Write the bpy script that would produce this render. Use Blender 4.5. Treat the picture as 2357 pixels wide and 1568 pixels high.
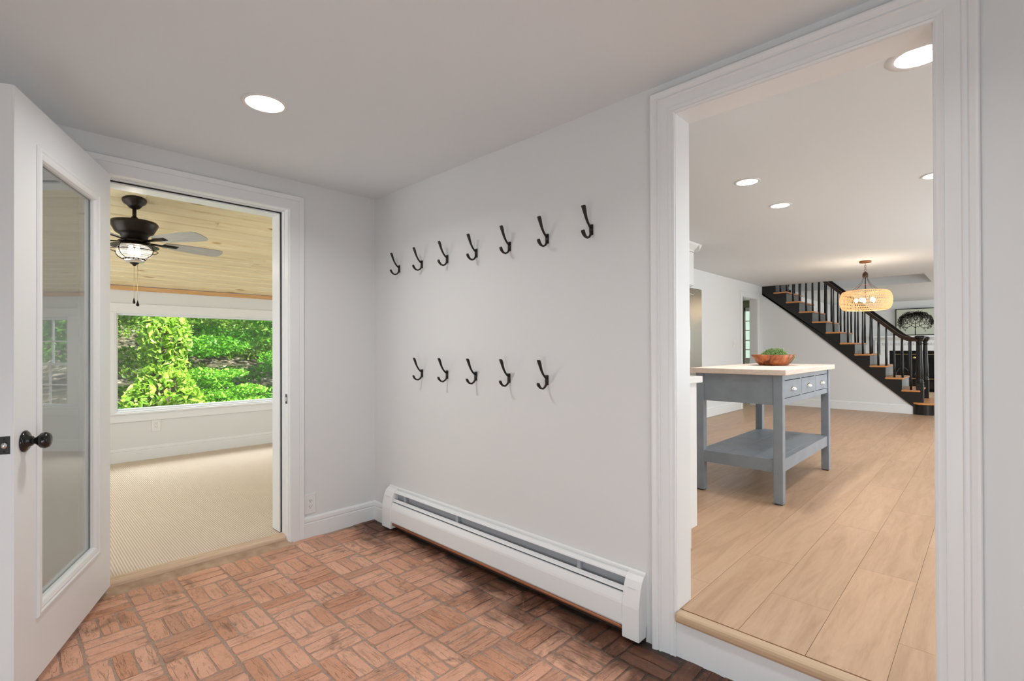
import bpy, bmesh, math, random
from mathutils import Vector, Matrix
random.seed(7)
C = bpy.context.scene.collection
for o in list(bpy.data.objects): bpy.data.objects.remove(o)
sc = bpy.context.scene
PI = math.pi

# ------------------------------------------------------------------ camera
YAW, PIT, ROL = math.radians(45.936), math.radians(0.2214), math.radians(0.171)
cam_d = bpy.data.cameras.new('camera'); cam = bpy.data.objects.new('camera', cam_d); C.objects.link(cam)
fwd = Vector((math.sin(YAW)*math.cos(PIT), math.cos(YAW)*math.cos(PIT), math.sin(PIT)))
r0 = Vector((math.cos(YAW), -math.sin(YAW), 0)); d0 = fwd.cross(r0)
r1 = r0*math.cos(ROL) + d0*math.sin(ROL); d1 = -r0*math.sin(ROL) + d0*math.cos(ROL)
m = Matrix((r1, -d1, -fwd)).transposed().to_4x4(); m.translation = Vector((-1.864, -3.176, 1.216))
cam.matrix_world = m
cam_d.sensor_fit = 'HORIZONTAL'; cam_d.sensor_width = 36.0; cam_d.lens = 1137.5/2357*36
cam_d.shift_y = (797.66-784)/2357; cam_d.clip_start = 0.02; cam_d.clip_end = 200
sc.camera = cam

# ------------------------------------------------------------------ exposure, sky, sun, area lights
sc.view_settings.view_transform = 'Standard'; sc.view_settings.look = 'None'
sc.view_settings.gamma = 1.0; sc.view_settings.use_curve_mapping = False
sc.view_settings.exposure = 0.08
w = bpy.data.worlds.new('sky'); sc.world = w; w.use_nodes = True
nt = w.node_tree; bg = nt.nodes['Background']
sky = nt.nodes.new('ShaderNodeTexSky')
try:
    sky.sky_type = 'NISHITA'; sky.sun_disc = False; sky.sun_elevation = math.radians(52); sky.sun_rotation = math.radians(150)
    sky.air_density = 1.0; sky.dust_density = 2.0
except Exception: pass
nt.links.new(sky.outputs[0], bg.inputs[0]); bg.inputs[1].default_value = 0.42

def lamp(name, kind, loc, energy, size=None, rot=(0,0,0), color=(1,1,1), size_y=None, target=None):
    d = bpy.data.lights.new(name, kind); o = bpy.data.objects.new(name, d); C.objects.link(o)
    d.energy = energy; d.color = color; o.location = loc
    if kind == 'AREA':
        if size_y: d.shape = 'RECTANGLE'; d.size = size; d.size_y = size_y
        else: d.shape = 'DISK'; d.size = size; d.spread = math.radians(150)
    elif size is not None:
        if kind == 'SUN': d.angle = size
        else: d.shadow_soft_size = size
    if target is not None:
        o.rotation_euler = (Vector(target)-Vector(loc)).to_track_quat('-Z', 'Y').to_euler()
    else: o.rotation_euler = rot
    return o
lamp('sun', 'SUN', (0,-10,20), 16.0, math.radians(1.0), target=(-6, 6, 0), color=(1,.97,.88))
lamp('fill_entry_left', 'AREA', (-2.68,-2.35,.5), 14, 1.3, size_y=.7, target=(0,-1.5,.15), color=(.80,.92,1))  # unseen fill lamp at the closed left wall, placed low for lower walls
lamp('fill_entry_front', 'AREA', (-2.05,-4.85,.55), 18, 1.2, size_y=.9, target=(-.5,-1.2,.1), color=(.82,.93,1))  # added low fill behind the camera; the front wall has no door
lamp('fill_sunroom_left', 'AREA', (-2.4,1.5,1.25), 22, 2.0, size_y=1.1, target=(3,1.2,1.5), color=(.94,.97,1))  # added fill lamp, the left sunroom wall has no window
lamp('fill_sunroom_right', 'AREA', (2.7,1.2,1.25), 22, 1.6, size_y=1.1, target=(-3,1.0,1.5), color=(.94,.97,1))  # likewise added on the closed right side of the sunroom
lamp('fill_picture_window', 'AREA', (.1,4.65,2.75), 140, 2.6, size_y=1.0, target=(-.2,.6,.2), color=(.97,.98,1))  # added lamp outside, above the view, brightening carpet through the window
lamp('fill_kitchen', 'AREA', (2.7,-5.0,1.4), 37, 3.2, size_y=1.6, target=(3.0,0,1.2), color=(.82,.92,1))  # unseen fill just inside the closed kitchen wall
lamp('fill_dining', 'AREA', (5.2,-5.0,1.3), 74, 3.2, size_y=1.6, target=(6.2,0,1.5), color=(.82,.92,1))  # second added fill, for the far kitchen wall and ceiling
lamp('fill_living', 'AREA', (11.0,-5.0,1.5), 75, 4.0, size_y=1.8, target=(11.3,0,1.3), color=(.88,.96,1))  # added fill on the unseen side of the living room
lamp('fill_hall', 'AREA', (9.55,1.9,1.4), 14, 1.0, size_y=1.4, target=(7,1.6,1.2), color=(1,1,.98))  # added area lamp inside the closed hall

# ------------------------------------------------------------------ helpers
OFF = {}
class MB:
    def __init__(s): s.v = []; s.f = []; s.sm = []
    def add(s, vs, fs, smooth=False):
        b = len(s.v); s.v += [tuple(v) for v in vs]; s.f += [tuple(b+i for i in f) for f in fs]; s.sm += [smooth]*len(fs); return s
    def box(s, x0, x1, y0, y1, z0, z1):
        x0,x1=sorted((x0,x1)); y0,y1=sorted((y0,y1)); z0,z1=sorted((z0,z1))
        return s.add([(x,y,z) for z in (z0,z1) for y in (y0,y1) for x in (x0,x1)],
              [(0,2,3,1),(4,5,7,6),(0,1,5,4),(2,6,7,3),(0,4,6,2),(1,3,7,5)])
    def cbox(s, x0, x1, y0, y1, z0, z1, c):
        # box with bevelled edges
        bm = bmesh.new(); bmesh.ops.create_cube(bm, size=1)
        for v in bm.verts: v.co = Vector(((x0+x1)/2+v.co.x*abs(x1-x0), (y0+y1)/2+v.co.y*abs(y1-y0), (z0+z1)/2+v.co.z*abs(z1-z0)))
        bmesh.ops.bevel(bm, geom=bm.edges[:], offset=c, segments=2, affect='EDGES', profile=.5)
        return s.bm(bm)
    def bm(s, bm, smooth=False):
        bm.verts.index_update(); s.add([v.co[:] for v in bm.verts], [[v.index for v in f.verts] for f in bm.faces], smooth); bm.free(); return s
    def prism(s, poly, ax, a, b):
        # poly of 2-D points in the other two axes (in order), extruded along ax
        def P(u, v, t):
            return (t,u,v) if ax == 'x' else (u,t,v) if ax == 'y' else (u,v,t)
        n = len(poly); vs = [P(u,v,a) for u,v in poly]+[P(u,v,b) for u,v in poly]
        ar = sum(poly[i][0]*poly[(i+1)%n][1]-poly[(i+1)%n][0]*poly[i][1] for i in range(n))
        fs = [tuple(range(n)), tuple(range(2*n-1,n-1,-1))] + [(i,n+i,n+(i+1)%n,(i+1)%n) for i in range(n)]
        flip = (ar > 0) == (b > a)
        if ax == 'y': flip = not flip
        if flip: pass
        else: fs = [tuple(reversed(f)) for f in fs]
        # consistent outward: reversed start cap
        return s.add(vs, fs)
    def lathe(s, prof, c=(0,0,0), n=24, smooth=True, axis='z', sx=1, sy=1, caps=True):
        vs = []; fs = []
        for r, z in prof:
            for i in range(n):
                a = 2*PI*i/n; p = (r*math.cos(a)*sx, r*math.sin(a)*sy, z)
                if axis == 'y': p = (p[0], p[2], p[1])
                if axis == 'x': p = (p[2], p[0], p[1])
                vs.append((c[0]+p[0], c[1]+p[1], c[2]+p[2]))
        k = len(prof)
        for j in range(k-1):
            for i in range(n):
                f = (j*n+i, j*n+(i+1)%n, (j+1)*n+(i+1)%n, (j+1)*n+i)
                fs.append(f if axis != 'y' else f[::-1])
        if caps and prof[0][0] > 1e-4: fs.append(tuple(range(n))[::-1])
        if caps and prof[-1][0] > 1e-4: fs.append(tuple((k-1)*n+i for i in range(n)))
        return s.add(vs, fs, smooth)
    def sweep(s, pts, rad, n=8, side=None, smooth=True, caps=True):
        # pts centre line; rad list of (half-width along side, half-thickness) or float
        pts = [Vector(p) for p in pts]; vs = []; fs = []
        if not isinstance(rad, (list, tuple)): rad = [rad]*len(pts)
        prev = None
        for i, p in enumerate(pts):
            t = (pts[min(i+1,len(pts)-1)]-pts[max(i-1,0)]).normalized()
            if side is not None: u = Vector(side)
            else:
                u = prev if prev is not None else (Vector((0,0,1)) if abs(t.z) < .9 else Vector((1,0,0)))
            u = (u - t*u.dot(t)).normalized(); prev = u; v = t.cross(u)
            r = rad[i]; ra, rb = (r if isinstance(r, (list, tuple)) else (r, r))
            for k in range(n):
                a = 2*PI*k/n; vs.append(p+u*ra*math.cos(a)+v*rb*math.sin(a))
        for j in range(len(pts)-1):
            for k in range(n): fs.append((j*n+k, j*n+(k+1)%n, (j+1)*n+(k+1)%n, (j+1)*n+k))
        if caps: fs += [tuple(range(n))[::-1], tuple((len(pts)-1)*n+k for k in range(n))]
        return s.add(vs, fs, smooth)
    def torus(s, c, R, r, n=32, k=8, axis='z', sx=1, sy=1):
        vs = []; fs = []
        for i in range(n):
            a = 2*PI*i/n
            for j in range(k):
                b = 2*PI*j/k; q = ((R+r*math.cos(b))*math.cos(a)*sx, (R+r*math.cos(b))*math.sin(a)*sy, r*math.sin(b))
                if axis == 'x': q = (q[2], q[0], q[1])
                if axis == 'y': q = (q[0], q[2], q[1])
                vs.append((c[0]+q[0], c[1]+q[1], c[2]+q[2]))
        for i in range(n):
            for j in range(k): fs.append((i*k+j, ((i+1)%n)*k+j, ((i+1)%n)*k+(j+1)%k, i*k+(j+1)%k))
        return s.add(vs, fs, True)
    def sphere(s, c, r, sx=1, sy=1, sz=1, seg=16):
        h = seg//2
        return s.lathe([(max(1e-5, r*math.sin(PI*j/h)), -r*math.cos(PI*j/h)*sz) for j in range(h+1)], c, seg, sx=sx, sy=sy)
    def mesh(s, name, origin=(0,0,0)):
        me = bpy.data.meshes.new(name); o = Vector(origin)
        me.from_pydata([tuple(Vector(v)-o) for v in s.v], [], s.f); me.polygons.foreach_set('use_smooth', s.sm); me.update()
        bm = bmesh.new(); bm.from_mesh(me); bmesh.ops.recalc_face_normals(bm, faces=bm.faces[:]); bm.to_mesh(me); bm.free()
        return me
    def build(s, name, mat, parent=None, bevel=0, world=True, fix=True):
        off = OFF.get(parent.name, Vector((0,0,0))) if (parent is not None and world) else Vector((0,0,0))
        me = s.mesh(name, off)
        if mat is not None: me.materials.append(mat)
        o = bpy.data.objects.new(name, me); C.objects.link(o)
        if parent is not None: o.parent = parent
        OFF[o.name] = off
        if bevel:
            b = o.modifiers.new('bevel', 'BEVEL'); b.width = bevel; b.segments = 2; b.limit_method = 'ANGLE'; b.angle_limit = math.radians(40)
        return o

def tag(o, label=None, cat=None, group=None, kind=None):
    if label: o['label'] = label
    if cat: o['category'] = cat
    if group: o['group'] = group
    if kind: o['kind'] = kind
    return o
def thing(name, loc, label, cat, group=None, kind=None, rz=0):
    o = bpy.data.objects.new(name, None); C.objects.link(o); o.location = loc; o.rotation_euler = (0,0,rz)
    o.empty_display_size = .1; OFF[o.name] = Vector(loc) if rz == 0 else Vector((0,0,0))
    return tag(o, label, cat, group, kind)
def struct(name, mb, mat, label, cat, bevel=0):
    return tag(mb.build(name, mat, None, bevel), label, cat, None, 'structure')
def copy_tree(o, parent=None):
    c = o.copy(); C.objects.link(c); c.parent = parent
    OFF[c.name] = OFF.get(o.name, Vector((0,0,0)))
    for ch in list(o.children): copy_tree(ch, c)
    return c

# ------------------------------------------------------------------ materials
def mat(name, col, rough=.5, metal=0, spec=.5, emit=None, es=0, coat=0, trans=0, ior=1.45):
    mt = bpy.data.materials.new(name); mt.use_nodes = True; b = mt.node_tree.nodes['Principled BSDF']
    b.inputs['Base Color'].default_value = (*col, 1); b.inputs['Roughness'].default_value = rough
    b.inputs['Metallic'].default_value = metal; b.inputs['Specular IOR Level'].default_value = spec
    b.inputs['Coat Weight'].default_value = coat; b.inputs['Transmission Weight'].default_value = trans; b.inputs['IOR'].default_value = ior
    if emit: b.inputs['Emission Color'].default_value = (*emit, 1); b.inputs['Emission Strength'].default_value = es
    return mt
def nd(mt, t, **k):
    n = mt.node_tree.nodes.new(t)
    for a, v in k.items():
        if hasattr(n, a): setattr(n, a, v)
    return n
def lk(mt, a, b): mt.node_tree.links.new(a, b)
def ramp(mt, fac, stops):
    r = nd(mt, 'ShaderNodeValToRGB'); e = r.color_ramp.elements
    e[0].position, e[0].color = stops[0][0], (*stops[0][1], 1); e[1].position, e[1].color = stops[-1][0], (*stops[-1][1], 1)
    for p, c in stops[1:-1]: x = e.new(p); x.color = (*c, 1)
    lk(mt, fac, r.inputs[0]); return r
def coords(mt, scale=(1,1,1), rot=(0,0,0), src='Object', obj_random=False):
    tc = nd(mt, 'ShaderNodeTexCoord'); mp = nd(mt, 'ShaderNodeMapping'); mp.inputs['Scale'].default_value = scale; mp.inputs['Rotation'].default_value = rot
    if src == 'World':
        g = nd(mt, 'ShaderNodeNewGeometry'); lk(mt, g.outputs['Position'], mp.inputs[0])
    else: lk(mt, tc.outputs[src], mp.inputs[0])
    if obj_random:
        oi = nd(mt, 'ShaderNodeObjectInfo'); mu = nd(mt, 'ShaderNodeMath', operation='MULTIPLY'); mu.inputs[1].default_value = 37.0
        lk(mt, oi.outputs['Random'], mu.inputs[0]); cb = nd(mt, 'ShaderNodeCombineXYZ')
        for i in range(3): lk(mt, mu.outputs[0], cb.inputs[i])
        lk(mt, cb.outputs[0], mp.inputs['Location'])
    return mp.outputs[0]
def noise(mt, vec, scale, detail=4, rough=.55, dist=0):
    n = nd(mt, 'ShaderNodeTexNoise'); n.inputs['Scale'].default_value = scale; n.inputs['Detail'].default_value = detail
    n.inputs['Roughness'].default_value = rough; n.inputs['Distortion'].default_value = dist; lk(mt, vec, n.inputs['Vector']); return n.outputs['Fac']
def bump(mt, h, strength=.3, dist=.002):
    b = nd(mt, 'ShaderNodeBump'); b.inputs['Strength'].default_value = strength; b.inputs['Distance'].default_value = dist
    lk(mt, h, b.inputs['Height']); lk(mt, b.outputs[0], mt.node_tree.nodes['Principled BSDF'].inputs['Normal'])
def mix(mt, fac, a, b, mode='MIX'):
    n = nd(mt, 'ShaderNodeMix'); n.data_type = 'RGBA'; n.blend_type = mode
    for sock, v in ((n.inputs[0], fac), (n.inputs[6], a), (n.inputs[7], b)):
        if isinstance(v, (int, float)): sock.default_value = v
        elif isinstance(v, tuple): sock.default_value = (*v, 1)
        else: lk(mt, v, sock)
    return n.outputs[2]
def base(mt, sock): lk(mt, sock, mt.node_tree.nodes['Principled BSDF'].inputs['Base Color'])

M = {}
def paint(name, col, rough, spec=.4, b=.06):
    mt = mat(name, col, rough, spec=spec); v = coords(mt, src='World'); n = noise(mt, v, 260, 2); bump(mt, n, b, .0006); M[name] = mt; return mt
paint('wall_paint', (.785,.80,.80), .6); paint('ceiling_paint', (.765,.800,.815), .85, .2)
paint('trim_paint', (.855,.875,.88), .32, .5, .02); paint('green_wall', (.36,.38,.27), .6)
paint('heater_enamel', (.89,.90,.90), .35, .5, .01); paint('cabinet_white', (.83,.84,.82), .4, .5, .01)
M['black_metal'] = mat('black_metal', (.012,.011,.010), .38, .0, .6)
M['hook_bronze'] = mat('hook_bronze', (.022,.019,.016), .42, .3, .5)
M['knob_black'] = mat('knob_black', (.006,.006,.006), .16, .0, .7)
M['fan_bronze'] = mat('fan_bronze', (.022,.016,.012), .4, .5, .5)
M['black_paint'] = mat('black_paint', (.012,.011,.010), .35, 0, .5)
M['gray_riser'] = mat('gray_riser', (.13,.155,.16), .22, 0, .5)
M['dark_slot'] = mat('dark_slot', (.42,.46,.50), .45)
M['dark'] = mat('dark', (.02,.02,.02), .7)
M['copper'] = mat('copper', (.50,.19,.09), .45, .35)
M['steel'] = mat('steel', (.20,.18,.14), .30, 1)
M['nickel'] = mat('nickel', (.75,.73,.70), .22, 1)
M['brass'] = mat('brass', (.65,.48,.20), .3, 1)
M['plate_white'] = mat('plate_white', (.84,.84,.83), .35)
M['rubber'] = mat('rubber', (.015,.015,.015), .6)
M['can_trim'] = mat('can_trim', (.80,.79,.78), .5)
M['glow'] = mat('lamp_glow', (1,1,1), .5, emit=(1,.97,.93), es=6)
M['bulb'] = mat('bulb_glow', (1,.8,.5), .5, emit=(1,.80,.52), es=16)
M['fan_bulb'] = mat('fan_bulb_glow', (1,.9,.8), .5, emit=(1,.90,.80), es=9)
M['stone_white'] = mat('stone_white', (.84,.83,.81), .3)
mt = mat('grey_paint', (.235,.262,.285), .42); v = coords(mt, (1,1,1), src='World'); n = noise(mt, v, 9, 5)
base(mt, ramp(mt, n, [(.3,(.235,.268,.305)),(.7,(.285,.320,.355))]).outputs[0]); M['grey_paint'] = mt

# glass: reflective thin pane that lets light and view straight through
mt = bpy.data.materials.new('pane_glass'); mt.use_nodes = True; N = mt.node_tree.nodes; N.clear()
out = N.new('ShaderNodeOutputMaterial'); mx = N.new('ShaderNodeMixShader'); tr = N.new('ShaderNodeBsdfTransparent'); gl = N.new('ShaderNodeBsdfGlossy')
lw = N.new('ShaderNodeLayerWeight'); lw.inputs['Blend'].default_value = .5; pw = N.new('ShaderNodeMath'); pw.operation = 'POWER'; pw.inputs[1].default_value = 4.2
fr = N.new('ShaderNodeMath'); fr.operation = 'MULTIPLY_ADD'; fr.inputs[1].default_value = .95; fr.inputs[2].default_value = .045; mt.node_tree.links.new(lw.outputs['Facing'], pw.inputs[0]); mt.node_tree.links.new(pw.outputs[0], fr.inputs[0]); gl.inputs['Roughness'].default_value = 0.0; tr.inputs[0].default_value = (.965,.985,.975,1)
mt.node_tree.links.new(fr.outputs[0], mx.inputs[0]); mt.node_tree.links.new(tr.outputs[0], mx.inputs[1]); mt.node_tree.links.new(gl.outputs[0], mx.inputs[2]); mt.node_tree.links.new(mx.outputs[0], out.inputs[0])
M['glass'] = mt

def oak(name, stops, scale=(1.2,16,16), rough=.4, rnd=.12, along='x'):
    mt = mat(name, stops[0][1], rough); v = coords(mt, scale, src='Object', obj_random=True)
    n1 = noise(mt, v, 1.6, 6, .6, 1.4); n2 = noise(mt, v, 14, 4, .6, .2)
    r = ramp(mt, n1, stops); r2 = ramp(mt, n2, [(.35,(.80,.80,.80)),(.65,(1,1,1))])
    c = mix(mt, .35, r.outputs[0], r2.outputs[0], 'MULTIPLY')
    oi = nd(mt, 'ShaderNodeObjectInfo'); hs = nd(mt, 'ShaderNodeHueSaturation'); mr = nd(mt, 'ShaderNodeMapRange')
    mr.inputs[3].default_value = 1-rnd; mr.inputs[4].default_value = 1+rnd; lk(mt, oi.outputs['Random'], mr.inputs[0]); lk(mt, mr.outputs[0], hs.inputs['Value'])
    lk(mt, c, hs.inputs['Color']); base(mt, hs.outputs[0]); bump(mt, n2, .05, .001); M[name] = mt
oak('oak_plank', [(.3,(.44,.275,.165)),(.5,(.52,.335,.21)),(.72,(.58,.385,.25))], (1.0,9,9), .38, .06)
oak('oak_nosing', [(.3,(.50,.35,.22)),(.7,(.60,.43,.28))], (9,1,9), .45, .03)
oak('oak_threshold', [(.3,(.70,.49,.33)),(.7,(.86,.68,.50))], (1,20,20), .5, .02)
oak('butcher_block', [(.3,(.78,.62,.50)),(.7,(.88,.76,.66))], (1.5,10,10), .45, .05)
oak('tread_oak', [(.3,(.60,.25,.08)),(.7,(.76,.36,.13))], (9,1,9), .35, .05)
oak('beam_pine', [(.3,(.62,.34,.14)),(.7,(.78,.50,.24))], (1,14,14), .45, .02)

# knotty pine board
mt = mat('pine_board', (.75,.6,.35), .42); v = coords(mt, (1.0,7,7), src='Object', obj_random=True)
n1 = noise(mt, v, 2.2, 5, .55, 1.2); r = ramp(mt, n1, [(.28,(.74,.58,.33)),(.42,(.86,.72,.44)),(.7,(.93,.82,.54))])
vk = coords(mt, (1.6,5.2,5.2), src='Object', obj_random=True); vo = nd(mt, 'ShaderNodeTexVoronoi'); vo.inputs['Scale'].default_value = 1.15; lk(mt, vk, vo.inputs['Vector'])
rk = ramp(mt, vo.outputs['Distance'], [(.045,(.33,.20,.08)),(.075,(.62,.45,.24)),(.12,(1,1,1))])
c = mix(mt, .9, r.outputs[0], rk.outputs[0], 'MULTIPLY')
oi = nd(mt, 'ShaderNodeObjectInfo'); hs = nd(mt, 'ShaderNodeHueSaturation'); mr = nd(mt, 'ShaderNodeMapRange'); mr.inputs[3].default_value = .93; mr.inputs[4].default_value = 1.06
lk(mt, oi.outputs['Random'], mr.inputs[0]); lk(mt, mr.outputs[0], hs.inputs['Value']); lk(mt, c, hs.inputs['Color']); base(mt, hs.outputs[0]); M['pine_board'] = mt

# brick and mortar; grime is a patchy stain along the heater wall
def brick_mat(name, mortar=False):
    mt = mat(name, (.5,.25,.15), .55, spec=.5); v = coords(mt, src='World'); vo_ = coords(mt, src='Object', obj_random=True)
    big = noise(mt, v, 2.6, 5, .62); fine = noise(mt, v, 70, 5, .7); med = noise(mt, v, 17, 5, .65, .8)
    oi = nd(mt, 'ShaderNodeObjectInfo')
    if mortar: c = ramp(mt, fine, [(.3,(.42,.27,.20)),(.7,(.62,.43,.34))]).outputs[0]
    else:
        c0 = ramp(mt, oi.outputs['Random'], [(0,(.66,.325,.20)),(.25,(.78,.42,.28)),(.5,(.84,.48,.335)),(.75,(.80,.43,.29)),(1,(.62,.34,.23))]).outputs[0]
        c1 = ramp(mt, med, [(.25,(.72,.66,.62)),(.42,(1,.99,.98)),(.75,(1.12,1.11,1.10))]).outputs[0]
        c = mix(mt, .8, c0, c1, 'MULTIPLY')
        c = mix(mt, ramp(mt, fine, [(.58,(0,0,0)),(.78,(.6,.6,.6))]).outputs[0], c, (.66,.50,.40))
        bl = noise(mt, v, 7.5, 6, .7, .5); c = mix(mt, ramp(mt, bl, [(.56,(0,0,0)),(.66,(.62,.62,.62))]).outputs[0], c, (.28,.16,.11))
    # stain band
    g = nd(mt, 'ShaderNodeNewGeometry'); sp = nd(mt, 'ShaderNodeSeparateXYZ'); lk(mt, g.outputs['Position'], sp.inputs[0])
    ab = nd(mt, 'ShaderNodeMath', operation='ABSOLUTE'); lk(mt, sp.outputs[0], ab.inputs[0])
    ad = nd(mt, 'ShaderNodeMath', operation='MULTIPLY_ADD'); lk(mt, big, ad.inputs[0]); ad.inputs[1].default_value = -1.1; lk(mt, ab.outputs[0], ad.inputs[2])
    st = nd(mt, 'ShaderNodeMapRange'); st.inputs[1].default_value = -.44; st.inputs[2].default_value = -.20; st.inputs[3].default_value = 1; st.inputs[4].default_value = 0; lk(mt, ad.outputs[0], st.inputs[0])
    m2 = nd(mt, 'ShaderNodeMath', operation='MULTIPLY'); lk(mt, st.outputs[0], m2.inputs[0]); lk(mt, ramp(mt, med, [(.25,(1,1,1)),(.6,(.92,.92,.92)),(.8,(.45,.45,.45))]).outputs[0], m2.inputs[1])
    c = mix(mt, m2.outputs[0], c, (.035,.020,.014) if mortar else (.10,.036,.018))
    # broad patches of wear
    c = mix(mt, .55, c, ramp(mt, big, [(.35,(.82,.78,.76)),(.5,(1,.99,.98)),(.65,(1.12,1.12,1.12))]).outputs[0], 'MULTIPLY')
    base(mt, c)
    wv = nd(mt, 'ShaderNodeTexVoronoi'); wv.feature = 'DISTANCE_TO_EDGE'; wv.inputs['Scale'].default_value = 22
    wc = noise(mt, v, 9, 3); cc = nd(mt, 'ShaderNodeMix'); cc.data_type = 'RGBA'; cc.inputs[0].default_value = .25
    nn = nd(mt, 'ShaderNodeTexNoise'); nn.inputs['Scale'].default_value = 12; lk(mt, v, nn.inputs['Vector']); lk(mt, v, cc.inputs[6]); lk(mt, nn.outputs['Color'], cc.inputs[7])
    lk(mt, cc.outputs[2], wv.inputs['Vector'])
    cr = ramp(mt, wv.outputs['Distance'], [(0,(0,0,0)),(.06,(1,1,1))])
    h = nd(mt, 'ShaderNodeMath', operation='MULTIPLY_ADD'); lk(mt, cr.outputs[0], h.inputs[0]); h.inputs[1].default_value = .09; lk(mt, med, h.inputs[2])
    h2 = nd(mt, 'ShaderNodeMath', operation='MULTIPLY_ADD'); lk(mt, fine, h2.inputs[0]); h2.inputs[1].default_value = .25 if not mortar else .8; lk(mt, h.outputs[0], h2.inputs[2])
    if not mortar:
        vs_ = coords(mt, (5,42,5), src='Object', obj_random=True); sc1 = noise(mt, vs_, 2.2, 3, .6, 1.0)
        h3 = nd(mt, 'ShaderNodeMath', operation='MULTIPLY_ADD'); lk(mt, ramp(mt, sc1, [(.36,(0,0,0)),(.42,(1,1,1))]).outputs[0], h3.inputs[0]); h3.inputs[1].default_value = .55; lk(mt, h2.outputs[0], h3.inputs[2]); h2 = h3
    bump(mt, h2.outputs[0], 1.0, .008)
    b = mt.node_tree.nodes['Principled BSDF']; rr = nd(mt, 'ShaderNodeMapRange'); rr.inputs[3].default_value = .40; rr.inputs[4].default_value = .7; lk(mt, med, rr.inputs[0]); lk(mt, rr.outputs[0], b.inputs['Roughness'])
    M[name] = mt
brick_mat('brick_face'); brick_mat('mortar', True)

mt = mat('carpet', (.52,.42,.31), .95, spec=.1); v = coords(mt, src='World')
wv = nd(mt, 'ShaderNodeTexWave'); wv.bands_direction = 'X'; wv.inputs['Scale'].default_value = 25; wv.inputs['Distortion'].default_value = .5; wv.inputs['Detail'].default_value = 2; wv.inputs['Detail Scale'].default_value = 6; lk(mt, v, wv.inputs['Vector'])
nz = noise(mt, v, 170, 4, .7); big = noise(mt, v, 1.5, 3)
c = mix(mt, .75, ramp(mt, wv.outputs['Fac'], [(.0,(.56,.455,.36)),(.45,(.79,.67,.55)),(1,(.86,.735,.615))]).outputs[0], ramp(mt, nz, [(.3,(.80,.79,.78)),(.7,(1.08,1.08,1.08))]).outputs[0], 'MULTIPLY')
base(mt, c); bump(mt, wv.outputs['Fac'], .6, .004); M['carpet'] = mt

mt = mat('bowl_wood', (.4,.14,.05), .35); v = coords(mt, (6,6,.8)); n = noise(mt, v, 1.5, 4, .6, 2.2)
base(mt, ramp(mt, n, [(.32,(.10,.025,.010)),(.46,(.38,.11,.035)),(.7,(.60,.23,.09))]).outputs[0]); M['bowl_wood'] = mt
mt = mat('bark', (.16,.12,.09), .9); v = coords(mt, (6,6,1)); n = noise(mt, v, 5, 5, .7); base(mt, ramp(mt, n, [(.3,(.05,.035,.025)),(.7,(.26,.20,.15))]).outputs[0]); bump(mt, n, .8, .03); M['bark'] = mt
mt = mat('forest_floor', (.16,.10,.07), .95); v = coords(mt, src='World'); n = noise(mt, v, 3, 8, .7); base(mt, ramp(mt, n, [(.40,(.015,.022,.008)),(.54,(.07,.06,.03)),(.66,(.38,.32,.28))]).outputs[0]); M['forest_floor'] = mt
def leaf_mat(name, a, b, c):
    mt = bpy.data.materials.new(name); mt.use_nodes = True; N = mt.node_tree.nodes; N.clear(); out = N.new('ShaderNodeOutputMaterial')
    d = N.new('ShaderNodeBsdfPrincipled'); d.name = 'Principled BSDF'; d.inputs['Roughness'].default_value = .45; t = N.new('ShaderNodeBsdfTranslucent'); mx = N.new('ShaderNodeMixShader'); mx.inputs[0].default_value = .45
    g = N.new('ShaderNodeNewGeometry'); n = N.new('ShaderNodeTexWhiteNoise'); n.noise_dimensions = '1D'; lk(mt, g.outputs['Random Per Island'], n.inputs['W'])
    r = ramp(mt, n.outputs['Value'], [(0,a),(.5,b),(1,c)])
    lk(mt, r.outputs[0], d.inputs['Base Color']); lk(mt, r.outputs[0], t.inputs[0]); lk(mt, d.outputs[0], mx.inputs[1]); lk(mt, t.outputs[0], mx.inputs[2]); lk(mt, mx.outputs[0], out.inputs[0]); M[name] = mt
leaf_mat('vine_leaf', (.13,.32,.02), (.34,.57,.05), (.62,.80,.16))
leaf_mat('sapling_leaf', (.10,.34,.015), (.20,.50,.03), (.38,.64,.09))
leaf_mat('maple_leaf', (.05,.22,.008), (.10,.34,.012), (.20,.50,.03))
leaf_mat('yellow_leaf', (.07,.19,.01), (.15,.30,.02), (.34,.46,.08))
leaf_mat('succulent_leaf', (.16,.28,.07), (.30,.44,.14), (.46,.58,.26))
mt = bpy.data.materials.new('rattan'); mt.use_nodes = True; N = mt.node_tree.nodes; N.clear(); out = N.new('ShaderNodeOutputMaterial')
d = N.new('ShaderNodeBsdfDiffuse'); t = N.new('ShaderNodeBsdfTranslucent'); mx = N.new('ShaderNodeMixShader'); mx.inputs[0].default_value = .65; d.inputs[0].default_value = (.85,.66,.45,1); t.inputs[0].default_value = (.95,.80,.60,1)
lk(mt, d.outputs[0], mx.inputs[1]); lk(mt, t.outputs[0], mx.inputs[2]); lk(mt, mx.outputs[0], out.inputs[0]); M['rattan'] = mt
mt = mat('fan_blade', (.30,.31,.29), .5); v = coords(mt, (2,30,2), src='Object'); n = noise(mt, v, 3, 4); base(mt, ramp(mt, n, [(.3,(.36,.36,.33)),(.7,(.50,.50,.46))]).outputs[0]); M['fan_blade'] = mt
M['canvas'] = mat('canvas', (.62,.66,.54), .7)
M['hearth'] = mat('hearth_tile', (.006,.006,.008), .12, spec=.6)

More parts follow.
